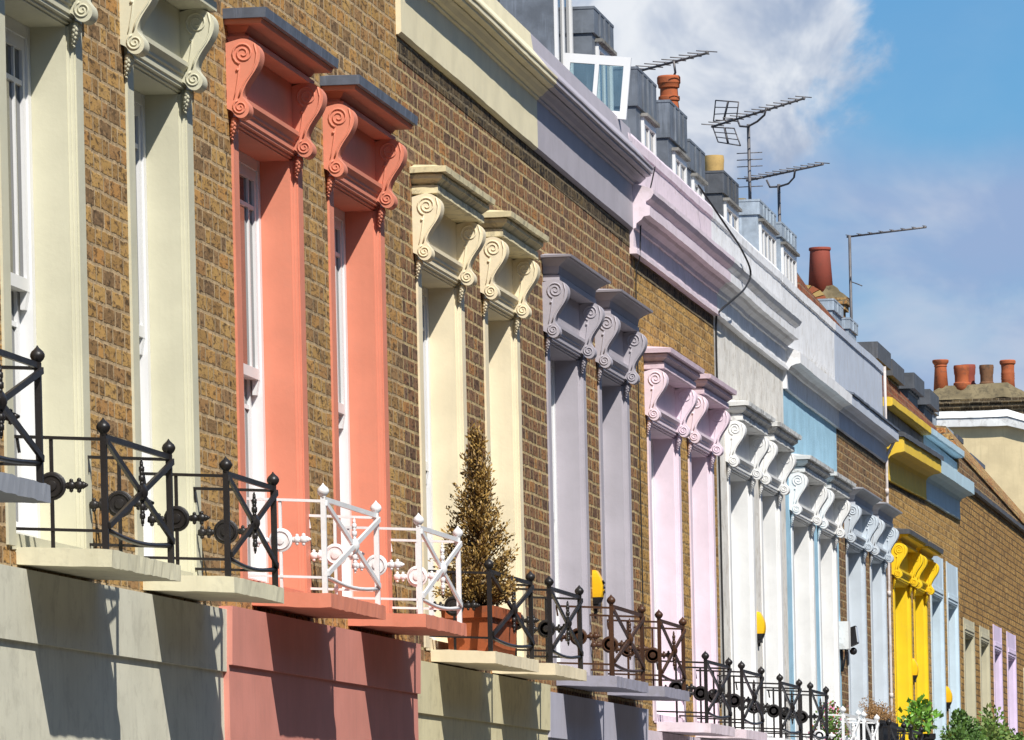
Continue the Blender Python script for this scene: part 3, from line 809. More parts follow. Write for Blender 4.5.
# opened casement of the lilac dormer, swung out over the parapet
cs = MB()
w, hh = .445, .41
for (a, b, c, d) in ((0, w, 0, .05), (0, w, hh - .06, hh), (0, .045, .05, hh - .06), (w - .045, w, .05, hh - .06), (w * .47, w * .47 + .028, .05, hh - .06)):
    cs.box(a, b, -.02, .02, c, d)
casement = cs.build('casement', WHITE, d1, (-.385, 39.76, 4.99), (0, math.radians(6), math.radians(3)), bevel=.003)
cg = MB(); cg.box(.04, w - .04, -.004, .004, .04, hh - .04); cg.build('casement_pane', CLEAR, d1, (-.385, 39.76, 4.99), (0, math.radians(6), math.radians(3)))

# chimneys of houses further down whose pots clear the nearer roofs
c1 = stack(h9, -3.75, -2.80, 66.0, 66.6, 5.2, 8.0, BR_DRK)
pot('chimney_pot', c1, (-2.89, 66.3, 8.0), .70, .150, .098, TERRA, 1)
c2 = stack(h10, -3.5, -2.5, 71.0, 71.6, 5.2, 7.75, BR_DRK)
pot('chimney_pot', c2, (-2.985, 71.3, 7.75), .64, .120, .108, BUFF, 2)
c3 = thing('terraced_house', 'far plain brick house in the row under the tall dark red chimney pot', 'house', (0, 0, 0), GRP)
def farhouse(o, Y0, Y1):
    m = MB(); m.box(-.3, 0, Y0, Y1, -EYE, 4.3); m.build('brick_wall', BR_GLX, o, (0, 0, EYE))
    brick_top(o, Y0, Y1)
    roof_of(o, Y0 + .001, Y1 - .001, 4.8, SLATE)
    for yy in (Y0 + .9, Y0 + 3.0):
        m = MB(); m.box(-.1, .03, yy, yy + 1.2, .0, 2.5); s = m.build('window_surround', BE, o, (0, 0, EYE))
        m = MB(); m.box(.0302, .034, yy + .12, yy + 1.08, .1, 2.35); m.build('window', GLASS, o, (0, 0, EYE))
farhouse(c3, 78.6, 83.4)
fh2 = thing('terraced_house', 'farthest plain brick house in the row, against the cream gable', 'house', (0, 0, 0), GRP)
farhouse(fh2, 83.4, 106.0)
c3s = stack(c3, -3.9, -2.585, 82.9, 83.35, 5.2, 7.74, BR_MIX, flaunch=False)
f = MB(); f.hull([(-3.9, 82.88, 7.741), (-2.51, 82.88, 7.741), (-2.51, 83.37, 7.741), (-3.9, 83.37, 7.741)], [(-3.6, 82.95, 7.90), (-2.72, 82.95, 7.93), (-2.72, 83.3, 7.93), (-3.6, 83.3, 7.90)])
f.roughen(.12, .025, 5., 1.); f.build('flaunching', MORT, c3s)
f = MB(); n_ = 9
for q in range(n_):
    a0, a1 = math.pi * q / n_, math.pi * (q + .86) / n_
    f.hull([(-3.20 + r_ * math.cos(a), 82.80, 7.70 + r_ * .62 * math.sin(a)) for r_, a in ((.16, a0), (.40, a0), (.40, a1), (.16, a1))],
           [(-3.20 + r_ * math.cos(a), 82.875, 7.70 + r_ * .62 * math.sin(a)) for r_, a in ((.16, a0), (.40, a0), (.40, a1), (.16, a1))], q % 2)
f.build('brick_arch', [paint('red arch brick', (.34, .10, .045), .9), paint('yellow arch brick', (.45, .30, .11), .9)], c3s)
pot('chimney_pot', c3s, (-2.90, 83.1, 7.80), .66, .178, .138, TERRAD, 0)

# ------------------------------------------------------------------ end house with the cream gable and four pots
gh = thing('end_house', 'end house with a cream painted gable wall and a chimney of four pots', 'house', (0, 106, 0))
m = MB()
GT = [(-8.0, 9.0), (-4.4, 9.30), (-3.2, 9.36), (-1.9, 9.36), (-1.35, 9.20), (.4, 8.30), (1.5, 7.7)]
m.hull([(-8.0, 106.0, 0), (1.5, 106.0, 0)] + [(x, 106.0, z) for x, z in GT[::-1]],
       [(-8.0, 112.0, 0), (1.5, 112.0, 0)] + [(x, 112.0, z) for x, z in GT[::-1]])
m.build('gable_wall', CREAMW, gh, (0, -106, 0))
m = MB()
for (xa, za), (xb, zb) in zip(GT[:-1], GT[1:]):
    m.hull([(xa, 105.86, za - .20), (xb, 105.86, zb - .20), (xb, 105.86, zb - .055), (xa, 105.86, za - .055)],
           [(xa, 105.999, za - .20), (xb, 105.999, zb - .20), (xb, 105.999, zb - .06), (xa, 105.999, za - .06)])
    m.hull([(xa, 105.84, za - .045), (xb, 105.84, zb - .045), (xb, 105.90, zb + .08), (xa, 105.90, za + .08)],
           [(xa, 106.3, za - .045), (xb, 106.3, zb - .045), (xb, 106.3, zb + .08), (xa, 106.3, za + .08)])
m.roughen(.3, .018, 2.); m.build('coping', WHITE_OLD, gh, (0, -106, 0))
gs = MB(); gs.box(-3.42, -1.55, 106.05, 106.8, 9.0, 9.50); gs.box(-3.50, -1.47, 105.98, 106.86, 9.50, 9.575); gs.box(-3.55, -1.42, 105.94, 106.9, 9.575, 9.65)
gst = gs.build('chimney', BR_BLACK, gh, (0, -106, 0), bevel=.01)  # stack brick blackened by chimney soot
fl_ = MB()
fl_.hull([(-3.52, 105.95, 9.651), (-1.45, 105.95, 9.651), (-1.45, 106.85, 9.651), (-3.52, 106.85, 9.651)], [(-3.0, 106.1, 9.90), (-1.9, 106.1, 9.92), (-1.9, 106.7, 9.92), (-3.0, 106.7, 9.90)])
fl_.roughen(.15, .035, 2.5); fl_.build('flaunching', MORT, gst)
SOOTP = paint('sooted clay', (.20, .10, .05), .85, .3, .8, (.05, .04, .03), streak=.5, bump=.2)
pot('chimney_pot', gst, (-3.075, 106.2, 9.72), .65, .140, .105, TERRA, 4)
pot('chimney_pot', gst, (-2.71, 106.2, 9.80), .46, .138, .122, TERRA, 2)
pot('chimney_pot', gst, (-2.63, 106.6, 9.80), .50, .138, .122, TERRAD, 2)
pot('chimney_pot', gst, (-2.28, 106.3, 9.80), .46, .120, .112, SOOTP, 2)
pot('chimney_pot', gst, (-1.905, 106.25, 9.70), .63, .130, .115, TERRA, 3)

# ------------------------------------------------------------------ aerials
def aerial(label, mast, arm, boom, ne, el, extra=None, dz=0.):
    """thing > mast, boom, elements as one part each (rods of one comb)"""
    base = Vector(mast[0])
    t = thing('television_aerial', label, 'aerial', (base.x, base.y, base.z + EYE), 'television aerials on the roofs')
    L = lambda p: Vector(p) - base
    m = MB(); m.tube([L(p) for p in mast], .020, 8); m.build('mast', ALU, t)
    if arm:
        m = MB(); m.tube([L(p) for p in arm], .013, 6); m.build('bracket_arm', ALU, t)
    a, b = L(boom[0]), L(boom[1])
    m = MB(); m.tube([a, b], .014, 6)
    d = (b - a).normalized(); e = d.cross(Vector((0, 0, 1))).normalized(); up = e.cross(d)
    for i in range(ne):
        p = a + (b - a) * (i + .15) / (ne - .7)
        m.ball(p + up * .012, .017, sub=1)
    m.build('boom', ALU, t)
    m = MB()
    for i in range(ne):
        p = a + (b - a) * (i + .15) / (ne - .7)
        l = el * (1.15 - .35 * i / ne)
        m.tube([p - e * l / 2 + up * .02, p + e * l / 2 + up * .02], .0065, 5)
    m.build('elements', ALU, t)
    if extra: extra(t, L)
    return t
aerial('aerial of short crossed rods fixed to the orange chimney pot', [(-2.86, 66.42, 8.0), (-2.86, 66.42, 8.56), (-2.90, 66.4, 8.62)],
       [(-2.98, 66.42, 8.57), (-2.90, 66.4, 8.60), (-2.86, 66.36, 8.66), (-2.82, 66.34, 8.74), (-2.83, 66.3, 8.86)],
       ((-3.28, 66.9, 8.85), (-2.39, 65.8, 8.87)), 9, .32)
def reflector(t, L):
    m = MB()
    for pts in ([(-3.05, 72.2, 9.16), (-2.74, 71.9, 9.09), (-2.78, 71.98, 8.90), (-3.09, 72.28, 8.92)],
                [(-3.10, 72.28, 8.85), (-2.81, 71.98, 8.79), (-2.73, 71.9, 8.57), (-3.03, 72.2, 8.66)]):
        P = [L(p) for p in pts]
        for i in range(4): m.tube([P[i], P[(i + 1) % 4]], .008, 5)
        for k in (.33, .66): m.tube([P[0].lerp(P[3], k), P[1].lerp(P[2], k)], .006, 5)
        m.tube([P[0].lerp(P[1], .55), P[3].lerp(P[2], .45)], .014, 5)
    m.build('reflector_grid', ALU, t)
    m = MB()
    for i, z in enumerate((8.46, 8.38, 8.30, 8.16, 8.06)):
        m.tube([L((-2.76, 71.75, z)), L((-2.45, 71.7, z - .003))], .006, 5)
    m.build('dipole_rods', ALU, t)
aerial('largest aerial on the roofs, with a mesh grid reflector behind its long boom', [(-2.61, 71.72, 7.0), (-2.61, 71.72, 8.80)],
       [(-2.76, 71.9, 8.88), (-2.72, 71.8, 8.79), (-2.62, 71.72, 8.77), (-2.48, 71.5, 8.80), (-2.37, 71.3, 8.85), (-2.34, 71.25, 8.93)],
       ((-3.08, 72.0, 8.82), (-1.84, 70.8, 8.965)), 14, .30, reflector)
aerial('low aerial with a comb of rods on the mast nearest the pale dormers', [(-2.50, 74.0, 6.0), (-2.50, 74.0, 8.33)],
       [(-2.66, 74.1, 8.40), (-2.62, 74.1, 8.31), (-2.5, 74.0, 8.30), (-2.36, 73.8, 8.31), (-2.27, 73.6, 8.36), (-2.25, 73.55, 8.45)],
       ((-2.915, 74.2, 8.41), (-1.87, 73.2, 8.46)), 12, .28)
def stay(t, L):
    m = MB(); m.tube([L((-2.38, 82.0, 7.95)), L((-2.36, 81.9, 7.86)), L((-2.24, 81.7, 7.80)), L((-2.20, 81.7, 7.78))], .008, 5); m.build('stay_wire', ALU, t)
aerial('slim aerial on a tall thin mast beside the dark red chimney pot', [(-2.385, 82.0, 6.0), (-2.385, 82.0, 8.50)],
       None, ((-2.43, 82.1, 8.49), (-1.31, 81.6, 8.53)), 8, .12, stay)

# ------------------------------------------------------------------ things on the fronts
def alarm(label, Y, z, col=YELLOWP, mark=False, h=.215):
    t = thing('alarm_box', label, 'alarm box', (0, Y, z + EYE), 'yellow burglar alarm boxes on the fronts')
    w = .145; m = MB(); rows = []
    n, k = 10, 8
    def out(fz, fy): return .028 + .038 * (1 - abs(fz + .1) ** 2.2) * (1 - .25 * fy * fy)
    ys = [(-1 + 2 * j / k) for j in range(k + 1)]
    g = []
    for i in range(n + 1):
        fz = -1 + 2 * i / n
        hw = w / 2 * (1 - .22 * abs(fz) ** 3)
        g.append([(out(fz, fy), fy * hw, fz * h / 2) for fy in ys])
    for i in range(n):
        mi = 1 if i < 2 else 0
        for j in range(k):
            m.face([g[i][j], g[i][j + 1], g[i + 1][j + 1], g[i + 1][j]], mi, True)
        for j in (0, k):
            a, b = g[i][j], g[i + 1][j]
            m.face([(0, a[1], a[2]), a, b, (0, b[1], b[2])], mi)
    for r in (g[0], g[-1]): m.face([(0, r[0][1], r[0][2])] + r + [(0, r[-1][1], r[-1][2])], 1 if r is g[0] else 0)
    bmesh.ops.remove_doubles(m.bm, verts=m.bm.verts, dist=1e-6)
    m.build('cover', [col, BLACKP], t)
    m = MB(); m.box(.0, .035, -.05, .05, -h / 2 - .028, -h / 2 - .001); m.box(.005, .02, -.012, .012, -h / 2 - .055, -h / 2 - .028); m.build('base', BLACKP, t)
    if mark:
        m = MB()
        for q, zz in enumerate((.03, .0, -.03)):
            m.box(.058, .0685, -.035, .035, zz - .008, zz + .004)
            m.box(.058, .0685, -.035 + .02 * q, -.020 + .02 * q, zz - .008, zz + .012)
        m.build('lettering', BLACKP, t)
    return t
alarm('yellow alarm box between the two lilac grey windows, nearest and largest of them', 38.12, 1.78, mark=True)
alarm('yellow alarm box between the two white windows on the grey roughcast wall', 47.62, 1.885)
alarm('golden yellow alarm box between the two yellow windows', 62.12, 1.97)
alarm('amber alarm box between the two pale blue windows, above the bushes', 66.55, 1.80)

LENS = paint('lamp glass', (.55, .58, .60), .12, .1, bump=.02, spec=.7)
t = thing('meter_box', 'white box fixed to the wall beside a black floodlight', 'box', (0, 54.45, 1.92 + EYE))
m = MB(); m.box(.0, .085, -.10, .10, .0, .25); m.build('case', WHITE_OLD, t, bevel=.006)
m = MB(); m.box(.0, .02, -.03, .03, -.20, -.001); m.tube([(.05, -.05, 0), (.05, -.05, -.06), (.02, -.05, -.2)], .008, 6); m.build('conduit', CABLE, t)
t = thing('floodlight', 'black floodlight with a glass face beside the white wall box', 'light', (0, 54.95, 1.90 + EYE))
m = MB(); m.hull([(.05, -.08, .06), (.115, -.08, .09), (.115, .08, .09), (.05, .08, .06)], [(.04, -.07, .23), (.098, -.08, .25), (.098, .08, .25), (.04, .07, .23)]); m.build('housing', BLACKP, t, bevel=.008)
m = MB(); m.hull([(.1125, -.072, .10), (.1195, -.072, .10), (.1195, .072, .10), (.1125, .072, .10)], [(.098, -.072, .238), (.105, -.072, .238), (.105, .072, .238), (.098, .072, .238)]); m.build('lens', LENS, t)
m = MB(); m.box(0, .06, -.02, .02, .10, .14); m.ball((.07, 0, .02), .035); m.build('mount', BLACKP, t)

def cable(label, pts, r=.008):
    m = MB(); P = [Vector(p) for p in pts]
    q = []
    for i in range(len(P) - 1):
        a = P[max(0, i - 1)]; b = P[i]; c = P[i + 1]; d = P[min(len(P) - 1, i + 2)]
        for k in range(5):
            u = k / 5
            q.append(.5 * ((2 * b) + (c - a) * u + (2 * a - 5 * b + 4 * c - d) * u * u + (3 * b - a - 3 * c + d) * u ** 3))
    q.append(P[-1])
    base = q[0].copy()
    m.tube([p - base for p in q], r, 6)
    o = m.build('cable', CABLE, None, base + Vector((0, 0, EYE)))
    tag(o, label, 'cable', 'black cables on the fronts')
cable('black cable looping down over the joint of pink and white cornices', [(.02, 44.1, 4.98), (.17, 44.5, 4.72), (.20, 45.2, 4.62), (.21, 45.75, 4.50), (.19, 45.6, 4.37), (.15, 45.2, 4.25), (.06, 44.95, 4.13), (.018, 45.06, 4.05), (.016, 45.06, 3.5), (.016, 45.08, 2.6), (.016, 45.08, 1.0)])
cable('thin black cable hanging down the joint of lilac and pink cornices', [(.16, 40.44, 4.70), (.12, 40.46, 4.55), (.06, 40.44, 4.35), (.045, 40.43, 4.1), (.014, 40.44, 3.95), (.014, 40.44, 3.2), (.014, 40.44, 1.3)], .005)

m = MB(); m.tube([(.03, 59.30, 4.85), (.03, 59.30, 4.3), (.105, 59.36, 4.24), (.105, 59.36, 4.12), (.035, 59.30, 3.98), (.03, 59.28, 3.8), (.03, 59.25, 1.0), (.03, 59.2, -1.5)], .015, 8)
for z in (3.6, 2.6, 1.6, .4): m.lathe([(.020, z), (.020, z + .05)], (.03, 59.26, 0), 8)
m.build('downpipe', scheme((.62, .56, .54), 'old pipe paint', dirt=.4), h7, (0, 0, EYE))

# ------------------------------------------------------------------ plants
def leafquad(m, p, d, l, wd, rnd, mi=0):
    d = d.normalized(); s = d.cross(Vector((rnd.uniform(-1, 1), rnd.uniform(-1, 1), rnd.uniform(-1, 1))))
    if s.length < 1e-3: return
    s.normalize(); n = d.cross(s)
    m.face([p, p + d * l * .5 + s * wd * .5 + n * wd * .12, p + d * l, p + d * l * .5 - s * wd * .5 + n * wd * .12], mi)
def rvec(r):
    while True:
        v = Vector((r.uniform(-1, 1), r.uniform(-1, 1), r.uniform(-1, 1)))
        if .05 < v.length < 1: return v.normalized()
LEAF_BR = [leafmat('dry conifer leaf', (.14, .075, .015), (.52, .33, .09)), leafmat('dry conifer twig', (.05, .028, .012), (.16, .09, .03))]
rnd = random.Random(3)
t = thing('conifer_shrub', 'browned cone shaped conifer in the terracotta trough on a cream balcony', 'shrub', (.19, 32.15, 1.42 + EYE))
m = MB(); H = .86
tips = []
for i in range(240):
    f = rnd.random() ** 1.25; z = .0 + f * H
    R = .255 * (1 - f) ** .95 * (.55 + .65 * rnd.random()) + .010
    if f < .12: R *= .72 + f * 2.3
    a = rnd.uniform(0, 2 * math.pi); tilt = rnd.uniform(.35, 1.1)
    st = Vector((.02 * math.cos(a), .02 * math.sin(a), max(0, z - R * .5)))
    en = Vector((R * math.cos(a), R * math.sin(a), z + .02 + .06 * rnd.random()))
    if f > .82: en += Vector((0, -.02 * (f - .82) * 5, .05))
    m.tube([st, st.lerp(en, .5) + Vector((0, 0, -.01)), en], [.004, .003, .0015], 4, 1)
    k = int(16 + 40 * R / .3)
    for q in range(k):
        u = .35 + .65 * rnd.random()
        p = st.lerp(en, u) + rvec(rnd) * .022
        dr = ((en - st).normalized() * .8 + rvec(rnd) * .9 + Vector((0, 0, .3)))
        leafquad(m, p, dr, rnd.uniform(.018, .032), rnd.uniform(.009, .014), rnd, 0 if rnd.random() < .88 else 1)
for (a, z) in ((-.015, .85), (-.03, .76), (.10, .60), (.17, .40)):
    for q in range(24): leafquad(m, Vector((.01, a, z)) + rvec(rnd) * .035, rvec(rnd), .022, .010, rnd)
m.build('foliage', LEAF_BR, t)
m = MB(); m.tube([(0, 0, -.12), (.003, 0, .3), (0, -.005, .87)], [.014, .010, .003], 7); m.build('trunk', LEAF_BR[1], t)
t = thing('plant_trough', 'long terracotta trough with a thick rim behind black cream house railings', 'planter', (.18, 32.30, 1.165 + EYE))
m = MB()
m.frust((-.11, .11, -.44, .44), .0, (-.125, .125, -.47, .47), .18); m.frust((-.14, .14, -.485, .485), .1801, (-.144, .144, -.49, .49), .24)
m.build('body', TERRA, t, bevel=.006)
m = MB(); m.box(-.12, .12, -.46, .46, .225, .246); m.roughen(.05, .008, 9.); m.build('soil', EARTH, t)

def bush(name, label, x, Y, z, rx, ry, rz, n, leaf, mats, seed, broad=False, group=None, stems=14, sub='foliage'):
    r = random.Random(seed); t = thing(name, label, 'shrub' if name != 'flowering_plant' else 'flowers', (x, Y, z + EYE), group)
    m = MB(); cl = []
    for i in range(stems):
        d = rvec(r); d.z = abs(d.z) * 1.2 + .15; d.normalize()
        q = .45 + .5 * r.random()
        cl.append((Vector((d.x * rx * q, d.y * ry * q, d.z * rz * q + rz * .12)), (.30 + .3 * r.random())))
    for i in range(n):
        c, s_ = cl[r.randrange(len(cl))]
        v = rvec(r) * (r.random() ** .45)
        p = c + Vector((v.x * rx * s_, v.y * ry * s_, v.z * rz * s_ * .8))
        d = v + rvec(r) * .7 + Vector((0, 0, .2))
        leafquad(m, p, d, leaf * r.uniform(.7, 1.3), leaf * (.75 if broad else .45), r, r.randrange(len(mats)) if len(mats) < 3 else (0 if r.random() < .78 else r.randrange(1, len(mats))))
    m.build(sub, mats, t)
    m = MB()
    for c, s_ in cl: m.tube([(0, 0, 0), c * .5 + Vector((0, 0, .02)), c], [.010, .007, .003], 5)
    m.build('stems', LEAF_BR[1], t)
    return t
G1 = leafmat('dark green leaf', (.025, .06, .014), (.10, .20, .04)); G2 = leafmat('mid green leaf', (.035, .085, .010), (.16, .29, .045))
G3 = leafmat('bright green leaf', (.05, .16, .015), (.20, .42, .05), .4); G4 = leafmat('fern leaf', (.06, .11, .02), (.22, .28, .07))
H1 = leafmat('dry heather', (.16, .075, .025), (.42, .24, .09)); PK = leafmat('pink petal', (.55, .05, .22), (.75, .25, .42)); RD = leafmat('red petal', (.45, .02, .02), (.7, .06, .05)); WP = leafmat('white petal', (.6, .6, .6), (.8, .8, .8))
def box_planter(label, x, Y, z, wx, wy, h, mat):
    t = thing('planter', label, 'planter', (x, Y, z + EYE), None)
    m = MB(); m.frust((-wx * .46, wx * .46, -wy * .48, wy * .48), 0, (-wx * .5, wx * .5, -wy * .5, wy * .5), h - .03); m.frust((-wx * .54, wx * .54, -wy * .52, wy * .52), h - .0299, (-wx * .54, wx * .54, -wy * .52, wy * .52), h)
    m.build('body', mat, t, bevel=.004)
    m = MB(); m.box(-wx * .47, wx * .47, -wy * .48, wy * .48, h - .005, h + .006); m.roughen(.08, .006, 9., Y); m.build('soil', EARTH, t)
box_planter('white flower box on the balcony of the sky blue house', .17, 51.65, .845, .16, .8, .16, WHITE_OLD)
bush('flowering_plant', 'pink and red flowers spilling from the white flower box', .18, 51.6, 1.0, .17, .52, .30, 900, .030, [G2, PK, RD, WP, PK], 5, True)
box_planter('long black trough holding dried heather', .18, 56.1, .835, .22, 1.5, .46, BLACKP)
bush('heather_bush', 'mound of dried brown heather in the long black trough', .18, 55.75, 1.27, .15, .95, .20, 2600, .020, [H1, H1], 6)
bush('heather_bush', 'second mound of dried brown heather, nearer the yellow windows', .18, 56.95, 1.26, .15, .55, .15, 1500, .020, [H1, H1], 16)
t = thing('planter', 'round black pot under the bright green leafy plant', 'planter', (.20, 60.75, .715 + EYE))
m = MB(); m.lathe([(.09, 0), (.125, .50), (.138, .51), (.138, .56), (.122, .56), (.118, .45)], n=20); m.build('body', BLACKP, t)
bush('leafy_plant', 'bright green broad leaved plant in the round black pot before yellow windows', .20, 60.6, 1.25, .20, .95, .34, 330, .075, [G3, G3, G2], 8, True)
for (lab, x, Y, z, wy) in (('black planter under the dark dense bush', .22, 65.4, .72, 1.0), ('black planter under the ferny bush', .22, 69.9, .51, .9), ('black planter under the farthest bush', .22, 74.6, .48, .9)):
    box_planter(lab, x, Y, z, .26, wy, .36, BLACKP)
bush('evergreen_bush', 'dark dense low bush below the pale blue windows', .27, 65.3, 1.02, .24, 1.5, .48, 4600, .044, [G1, G2, G2], 9, True, 'green bushes along the far balconies')
bush('evergreen_bush', 'lighter ferny bush with arching fronds below the beige windows', .27, 69.9, .82, .24, 1.7, .74, 4600, .062, [G4, G2], 10, True, 'green bushes along the far balconies')
bush('evergreen_bush', 'farthest low green bush below the violet windows', .27, 74.5, .80, .22, 2.0, .66, 3600, .055, [G2, G1], 12, True, 'green bushes along the far balconies')

# dead grass rooted on the ledges
DRY = leafmat('dry grass', (.22, .17, .09), (.55, .48, .32))
def tufts(label, spots, n, hgt):
    m = MB(); r = random.Random(len(label)); b0 = Vector(spots[0])
    for s_ in spots:
        for i in range(n):
            p = Vector(s_) - b0 + Vector((r.uniform(-.03, .03), r.uniform(-.30, .30), 0)); d = Vector((r.uniform(-.4, .5), r.uniform(-.6, .6), 1)).normalized()
            q = p + d * hgt * r.uniform(.4, 1.) ; s2 = Vector((0, .004, 0))
            m.face([p - s2, p + s2, q + Vector((r.uniform(-.02, .03), 0, -.01)), ])
    o = m.build('dry_grass', DRY, None, b0 + Vector((0, 0, EYE))); o['kind'] = 'stuff'
    tag(o, label, 'grass')
tufts('dead grass tufts growing on the worn white window hoods', [(.06, 46.3, 3.51), (.06, 48.6, 3.51), (.05, 51.2, 3.40), (.06, 53.2, 3.40)], 160, .10)
tufts('dead grass along the ledge of the sky blue house cornice', [(.03, 52.0, 4.26), (.03, 53.2, 4.26), (.03, 56.2, 4.25), (.03, 57.4, 4.25)], 150, .14)
tufts('dead grass behind the lead of the yellow cornice', [(.1, 62.8, 4.27), (.06, 63.6, 4.27), (.1, 66.6, 4.28)], 50, .15)

# ------------------------------------------------------------------ the shaded terrace across the road, out of view, added to block part of the sky
op = thing('added_opposite_terrace', 'shaded brown brick terrace across the road, unseen, added to block sky light', 'terrace', (13.5, 0, 0))
wz = []
for q in range(-6, 30):
    for zz in (.9, 4.2, 7.2): wz.append((q * 4.8 + .9, q * 4.8 + 2.0, zz - EYE, zz + 1.9 - EYE)); wz.append((q * 4.8 + 2.8, q * 4.8 + 3.9, zz - EYE, zz + 1.9 - EYE))
ow = wall(op, -30., 145., -EYE, 9.8 - EYE, wz, BR_DRK, x1=.30, x0=0.)
m = MB(); m.box(.12, .16, -30., 145., .5, 9.2); m.build('windows', GLASS, op)
m = MB(); m.hull([(-.2, -30., 9.81), (9., -30., 9.81), (4.4, -30., 12.2)], [(-.2, 145., 9.81), (9., 145., 9.81), (4.4, 145., 12.2)]); m.box(8.7, 9., -30., 145., 0, 9.80); m.build('roof', SLATE, op)

# ------------------------------------------------------------------ world, sun, camera
S = Vector((.423, -.529, .735)).normalized()
ld = bpy.data.lights.new('sun', 'SUN'); ld.energy = 4.9; ld.angle = math.radians(.53); ld.color = (1., .955, .88)
sun = bpy.data.objects.new('sun', ld); COL.objects.link(sun); sun.rotation_euler = S.to_track_quat('Z', 'Y').to_euler(); sun.location = (20, 0, 40)

F_PX = 31540. / 5.2
rho = math.radians(1.25)
A_ = (1429 - 512) / math.cos(rho)
th = math.atan(A_ / F_PX)
vp = 850 + A_ * math.sin(rho)
cd = bpy.data.cameras.new('camera'); cam = bpy.data.objects.new('camera', cd); COL.objects.link(cam)
cd.sensor_fit = 'HORIZONTAL'; cd.sensor_width = 36.; cd.lens = F_PX / 1024 * 36.
cd.shift_y = (vp - 370) / 1024.
cd.clip_start = .1; cd.clip_end = 6000
cam.location = (5.2, 0, EYE)
cam.rotation_mode = 'XYZ'
Mx = Matrix.Rotation(th, 4, 'Z') @ Matrix.Rotation(math.pi / 2, 4, 'X') @ Matrix.Rotation(-rho, 4, 'Z')
cam.rotation_euler = Mx.to_euler()
SC.camera = cam

w = bpy.data.worlds.new('World'); SC.world = w; w.use_nodes = True
t = w.node_tree; t.nodes.clear()
N = t.nodes.new; Lk = t.links.new
out = N('ShaderNodeOutputWorld'); bg = N('ShaderNodeBackground'); Lk(bg.outputs[0], out.inputs[0])
sky = N('ShaderNodeTexSky'); sky.sky_type = 'NISHITA'; sky.sun_disc = False
sky.sun_elevation = math.asin(S.z); sky.sun_rotation = math.atan2(S.x, S.y)
sky.air_density = 1.; sky.dust_density = .6; sky.ozone_density = 2.5
bg.inputs[1].default_value = .092
# clouds by direction: coordinates on a far vertical sheet down the street, in thousandths of the view
tc = N('ShaderNodeTexCoord'); sx = N('ShaderNodeSeparateXYZ'); Lk(tc.outputs['Generated'], sx.inputs[0])
def mth(op, a, b=0., c=0., clamp=False):
    nd = N('ShaderNodeMath'); nd.operation = op; nd.use_clamp = clamp
    for i_, v_ in enumerate((a, b, c)):
        if isinstance(v_, (int, float)): nd.inputs[i_].default_value = v_
        else: Lk(v_, nd.inputs[i_])
    return nd.outputs[0]
dy = mth('MAXIMUM', mth('ABSOLUTE', sx.outputs[1]), .08)
px = mth('MULTIPLY', mth('DIVIDE', sx.outputs[0], dy), 6.065)
pz = mth('MULTIPLY', mth('DIVIDE', sx.outputs[2], dy), 6.065)
cv = N('ShaderNodeCombineXYZ'); Lk(px, cv.inputs[0]); Lk(pz, cv.inputs[1])
def nz(scale, detail, rough, off, dist=0., sc=(1, 1, 1)):
    mp = N('ShaderNodeMapping'); Lk(cv.outputs[0], mp.inputs[0]); mp.inputs['Location'].default_value = off; mp.inputs['Scale'].default_value = sc
    n_ = N('ShaderNodeTexNoise'); Lk(mp.outputs[0], n_.inputs['Vector']); n_.inputs['Scale'].default_value = scale
    n_.inputs['Detail'].default_value = detail; n_.inputs['Roughness'].default_value = rough; n_.inputs['Distortion'].default_value = dist
    return n_.outputs[0]
def ss(v, a, b):
    nd = N('ShaderNodeMapRange'); nd.interpolation_type = 'SMOOTHSTEP'; Lk(v, nd.inputs[0]); nd.inputs[1].default_value = a; nd.inputs[2].default_value = b
    return nd.outputs[0]
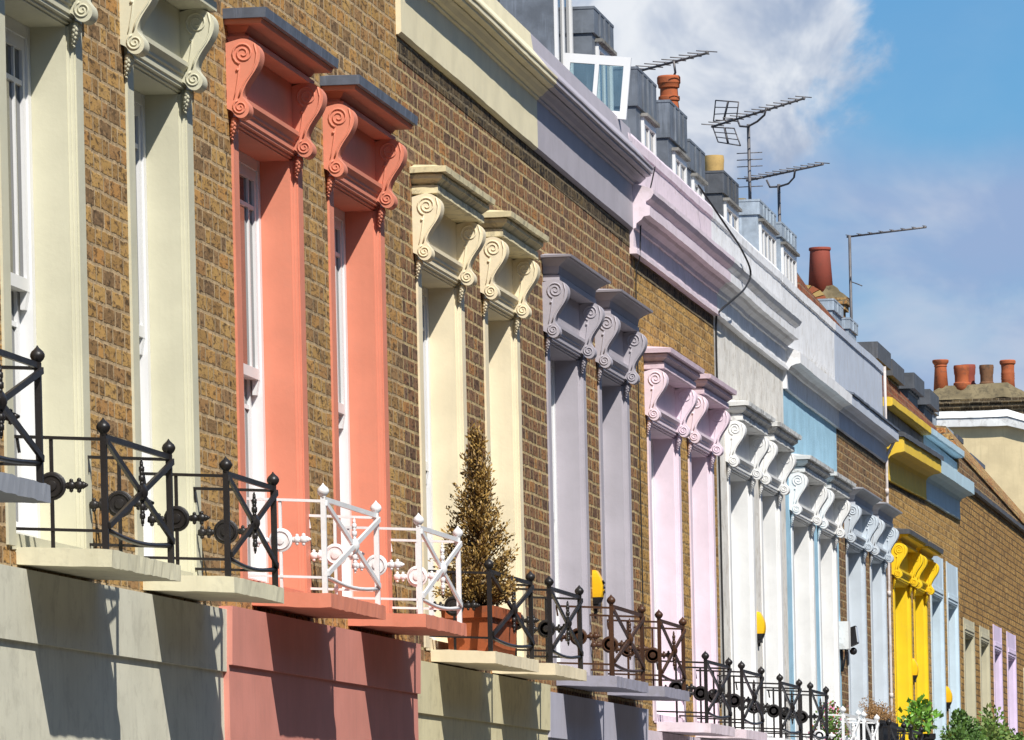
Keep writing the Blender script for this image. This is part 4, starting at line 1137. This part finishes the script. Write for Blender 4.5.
def blob(cx, cz, rx, rz):
    a = mth('POWER', mth('DIVIDE', mth('SUBTRACT', px, cx), rx), 2.); b = mth('POWER', mth('DIVIDE', mth('SUBTRACT', pz, cz), rz), 2.)
    return mth('SUBTRACT', 1., mth('SQRT', mth('ADD', a, b)))
edge = mth('MULTIPLY', mth('SUBTRACT', nz(10., 6., .6, (3.1, 1.7, 0), .3), .5), .8)
big = ss(mth('ADD', blob(-.79, .86, .27, .21), edge), -.04, .16)             # the bright cumulus at the top
soft = ss(mth('ADD', nz(3.2, 5., .55, (.4, 5.2, 0), .2, (1, 1.7, 1)), mth('MULTIPLY', ss(pz, .88, .50), .33)), .32, .82)   # thin haze lower down
gap = ss(blob(-.45, .81, .26, .15), .0, .5)                                   # clear blue to the right
soft = mth('MULTIPLY', soft, mth('SUBTRACT', 1., mth('MULTIPLY', gap, .85)))
def mixc(f, a, b):
    nd = N('ShaderNodeMix'); nd.data_type = 'RGBA'
    for sck, v_ in ((nd.inputs[0], f), (nd.inputs[6], a), (nd.inputs[7], b)):
        if isinstance(v_, tuple): sck.default_value = v_
        elif isinstance(v_, (int, float)): sck.default_value = v_
        else: Lk(v_, sck)
    return nd.outputs[2]
K = 1.04 / .092
tint = N('ShaderNodeMix'); tint.data_type = 'RGBA'; tint.blend_type = 'MULTIPLY'; tint.inputs[0].default_value = 1.
Lk(sky.outputs[0], tint.inputs[6]); tint.inputs[7].default_value = (.375, .70, .94, 1)
shade = ss(nz(6., 5., .6, (7.7, 2.2, 0), .4), .35, .68)
ccol = mixc(shade, (.30 * K, .36 * K, .48 * K, 1), (.72 * K, .73 * K, .75 * K, 1))
scol = mixc(ss(nz(4.5, 5., .55, (2.3, 9.1, 0), .3, (1, 1.5, 1)), .42, .68), (.255 * K, .345 * K, .53 * K, 1), (.43 * K, .48 * K, .59 * K, 1))
c1_ = mixc(mth('MULTIPLY', soft, .95), tint.outputs[2], scol)
c2_ = mixc(mth('MULTIPLY', big, .9), c1_, ccol)
Lk(c2_, bg.inputs[0])

vs = SC.view_settings
vs.view_transform = 'Standard'; vs.look = 'None'; vs.gamma = 1.; vs.exposure = .27; vs.use_curve_mapping = False
SC.render.resolution_x = 1024; SC.render.resolution_y = 740
SC.render.engine = 'CYCLES'
